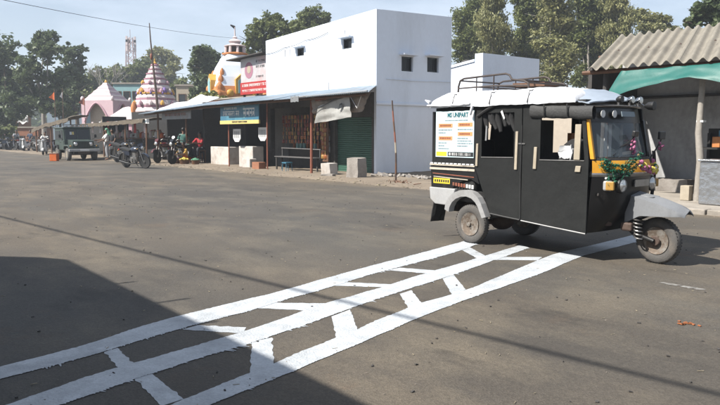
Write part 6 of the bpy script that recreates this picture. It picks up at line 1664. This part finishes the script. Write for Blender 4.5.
person('person in a green shirt standing behind the black motorcycle', G2(184, 163.2), radians(100), 'stand', 'shirt_green', 'trousers_dark', arms=(.2, .35))
person('person in white seated behind the motorcycles under the awning', P(-32.9, 14.9, .03), radians(-60), 'sit', 'shirt_white', 'shirt_white', arms=(.3, .3))
person('person in pale green seated beside the one in white', P(-31.9, 14.6, .03), radians(-60), 'sit', 'scarf_green', 'shirt_grey', arms=(.4, .3))
person('person in a red shirt sitting at the left white counter', P(-30.8, 14.95, .25), radians(-110), 'sit', 'shirt_red', 'trousers_dark', arms=(.5, .5))
person('person in orange and yellow squatting by the flower baskets', P(-30.6, 14.1, .03), radians(-120), 'squat', 'sari_yellow', 'orange_cloth', arms=(.4, .4))
person('person in white riding the scooter on the road', Vector((rid.x, rid.y, 0)) + Vector((cos(radians(-75)) * .2, sin(radians(-75)) * .2, 0)), radians(-75), 'ride', 'shirt_white', 'trousers_dark', arms=(.6, .6))
person('person in blue grey standing behind the far left scooters', G2(31, 150), radians(-100), 'stand', 'trousers_blue', 'trousers_dark')
person('person in a light shirt standing among the far left motorcycles', G2(17, 149.6), radians(-60), 'stand', 'shirt_grey', 'trousers_blue')
person('person in grey clothes standing inside the snack stall', P(-21.75, 16.15, .03), radians(-120), 'stand', 'shirt_grey', 'shirt_grey', arms=(.4, .3))
person('person in dark clothes standing behind the person with the headscarf', G2(113, 158), radians(-100), 'stand', 'trousers_dark', 'trousers_dark')

# seats under the seated people
for lab, s, n, h, rz in (('low dark stool under the person in white', -32.9, 14.9, .42, 0), ('low dark stool under the person in pale green', -31.9, 14.6, .42, 0), ('wooden stool under the person in red', -30.8, 14.95, .62, 0)):
    t = thing('stool', lab, 'stool', s, n, .03)
    MB().box(s - .2, n - .2, h + .0, s + .2, n + .2, h + .04).build('seat', 'wood_brown', t)
    for a in (-.16, .16):
        for b in (-.16, .16): MB().box(s + a - .02, n + b - .02, .03, s + a + .02, n + b + .02, h).build('leg', 'wood_brown', t)

# baskets, crates and bundles on the ground
def basket(label, s, n, mat, heap, r=.25):
    t = thing('basket', label, 'basket', s, n, .03, group=None)
    MB().lathe([(r * .75, 0), (r, .2), (r * 1.05, .22), (r * .95, .2), (r * .7, .03)], 'Z', 16, (s, n, .03)).build('wicker', mat, t, 40)
    mb = MB(); rr = random.Random(int(abs(s) * 100))
    for k in range(30):
        a, q = rr.uniform(0, 6.28), rr.uniform(0, r * .8); mb.ball((s + cos(a) * q, n + sin(a) * q, .23 + (r - q) * .4), .055, 6, 4)
    mb.build('heap', heap, t, 60)
basket('basket heaped with yellow flowers left of the white counter', -30.05, 13.75, 'wood_brown', 'flower_yellow')
basket('basket heaped with pink flowers left of the yellow one', -30.9, 13.7, 'wood_brown', 'flower_pink', .22)
basket('basket of green leaves in front of the white counter', -29.4, 14.0, 'wood_brown', 'scarf_green', .2)
solo(MB().box(-31.75, 13.95, .03, -31.2, 14.3, .42), 'crate', 'sign_yellow', 'yellow crate beside the squatting person', 'crate', -31.5, 14.1, .03, bevel=.02)
pr = onroad(54.5, 161)
o = MB().box(-.19, -.17, 0, .19, .17, .38).build('crate', 'orange_cloth', bevel=.02); o.location = pr; tag(o, 'bright orange red crate on the road edge beside the jeep', 'crate')
o = MB().box(-.2, -.18, .383, .2, .18, .41).build('crate_lid', 'rust_paint', o)

# ================================================================== HAZE
hz = bpy.data.materials.new('haze'); hz.use_nodes = True
hn = hz.node_tree.nodes; hn.remove(hn['Principled BSDF'])
pvv = hn.new('ShaderNodeVolumePrincipled'); pvv.inputs['Color'].default_value = (.80, .87, .96, 1); pvv.inputs['Density'].default_value = .0011; pvv.inputs['Anisotropy'].default_value = .2
hz.node_tree.links.new(pvv.outputs['Volume'], hn['Material Output'].inputs['Volume'])
MATS['haze'] = hz
o = MB().box(-345, -345, -1.1, 345, 345, 34).build('haze', 'haze'); tag(o, 'thin pale morning haze in the air', 'haze', kind='stuff')
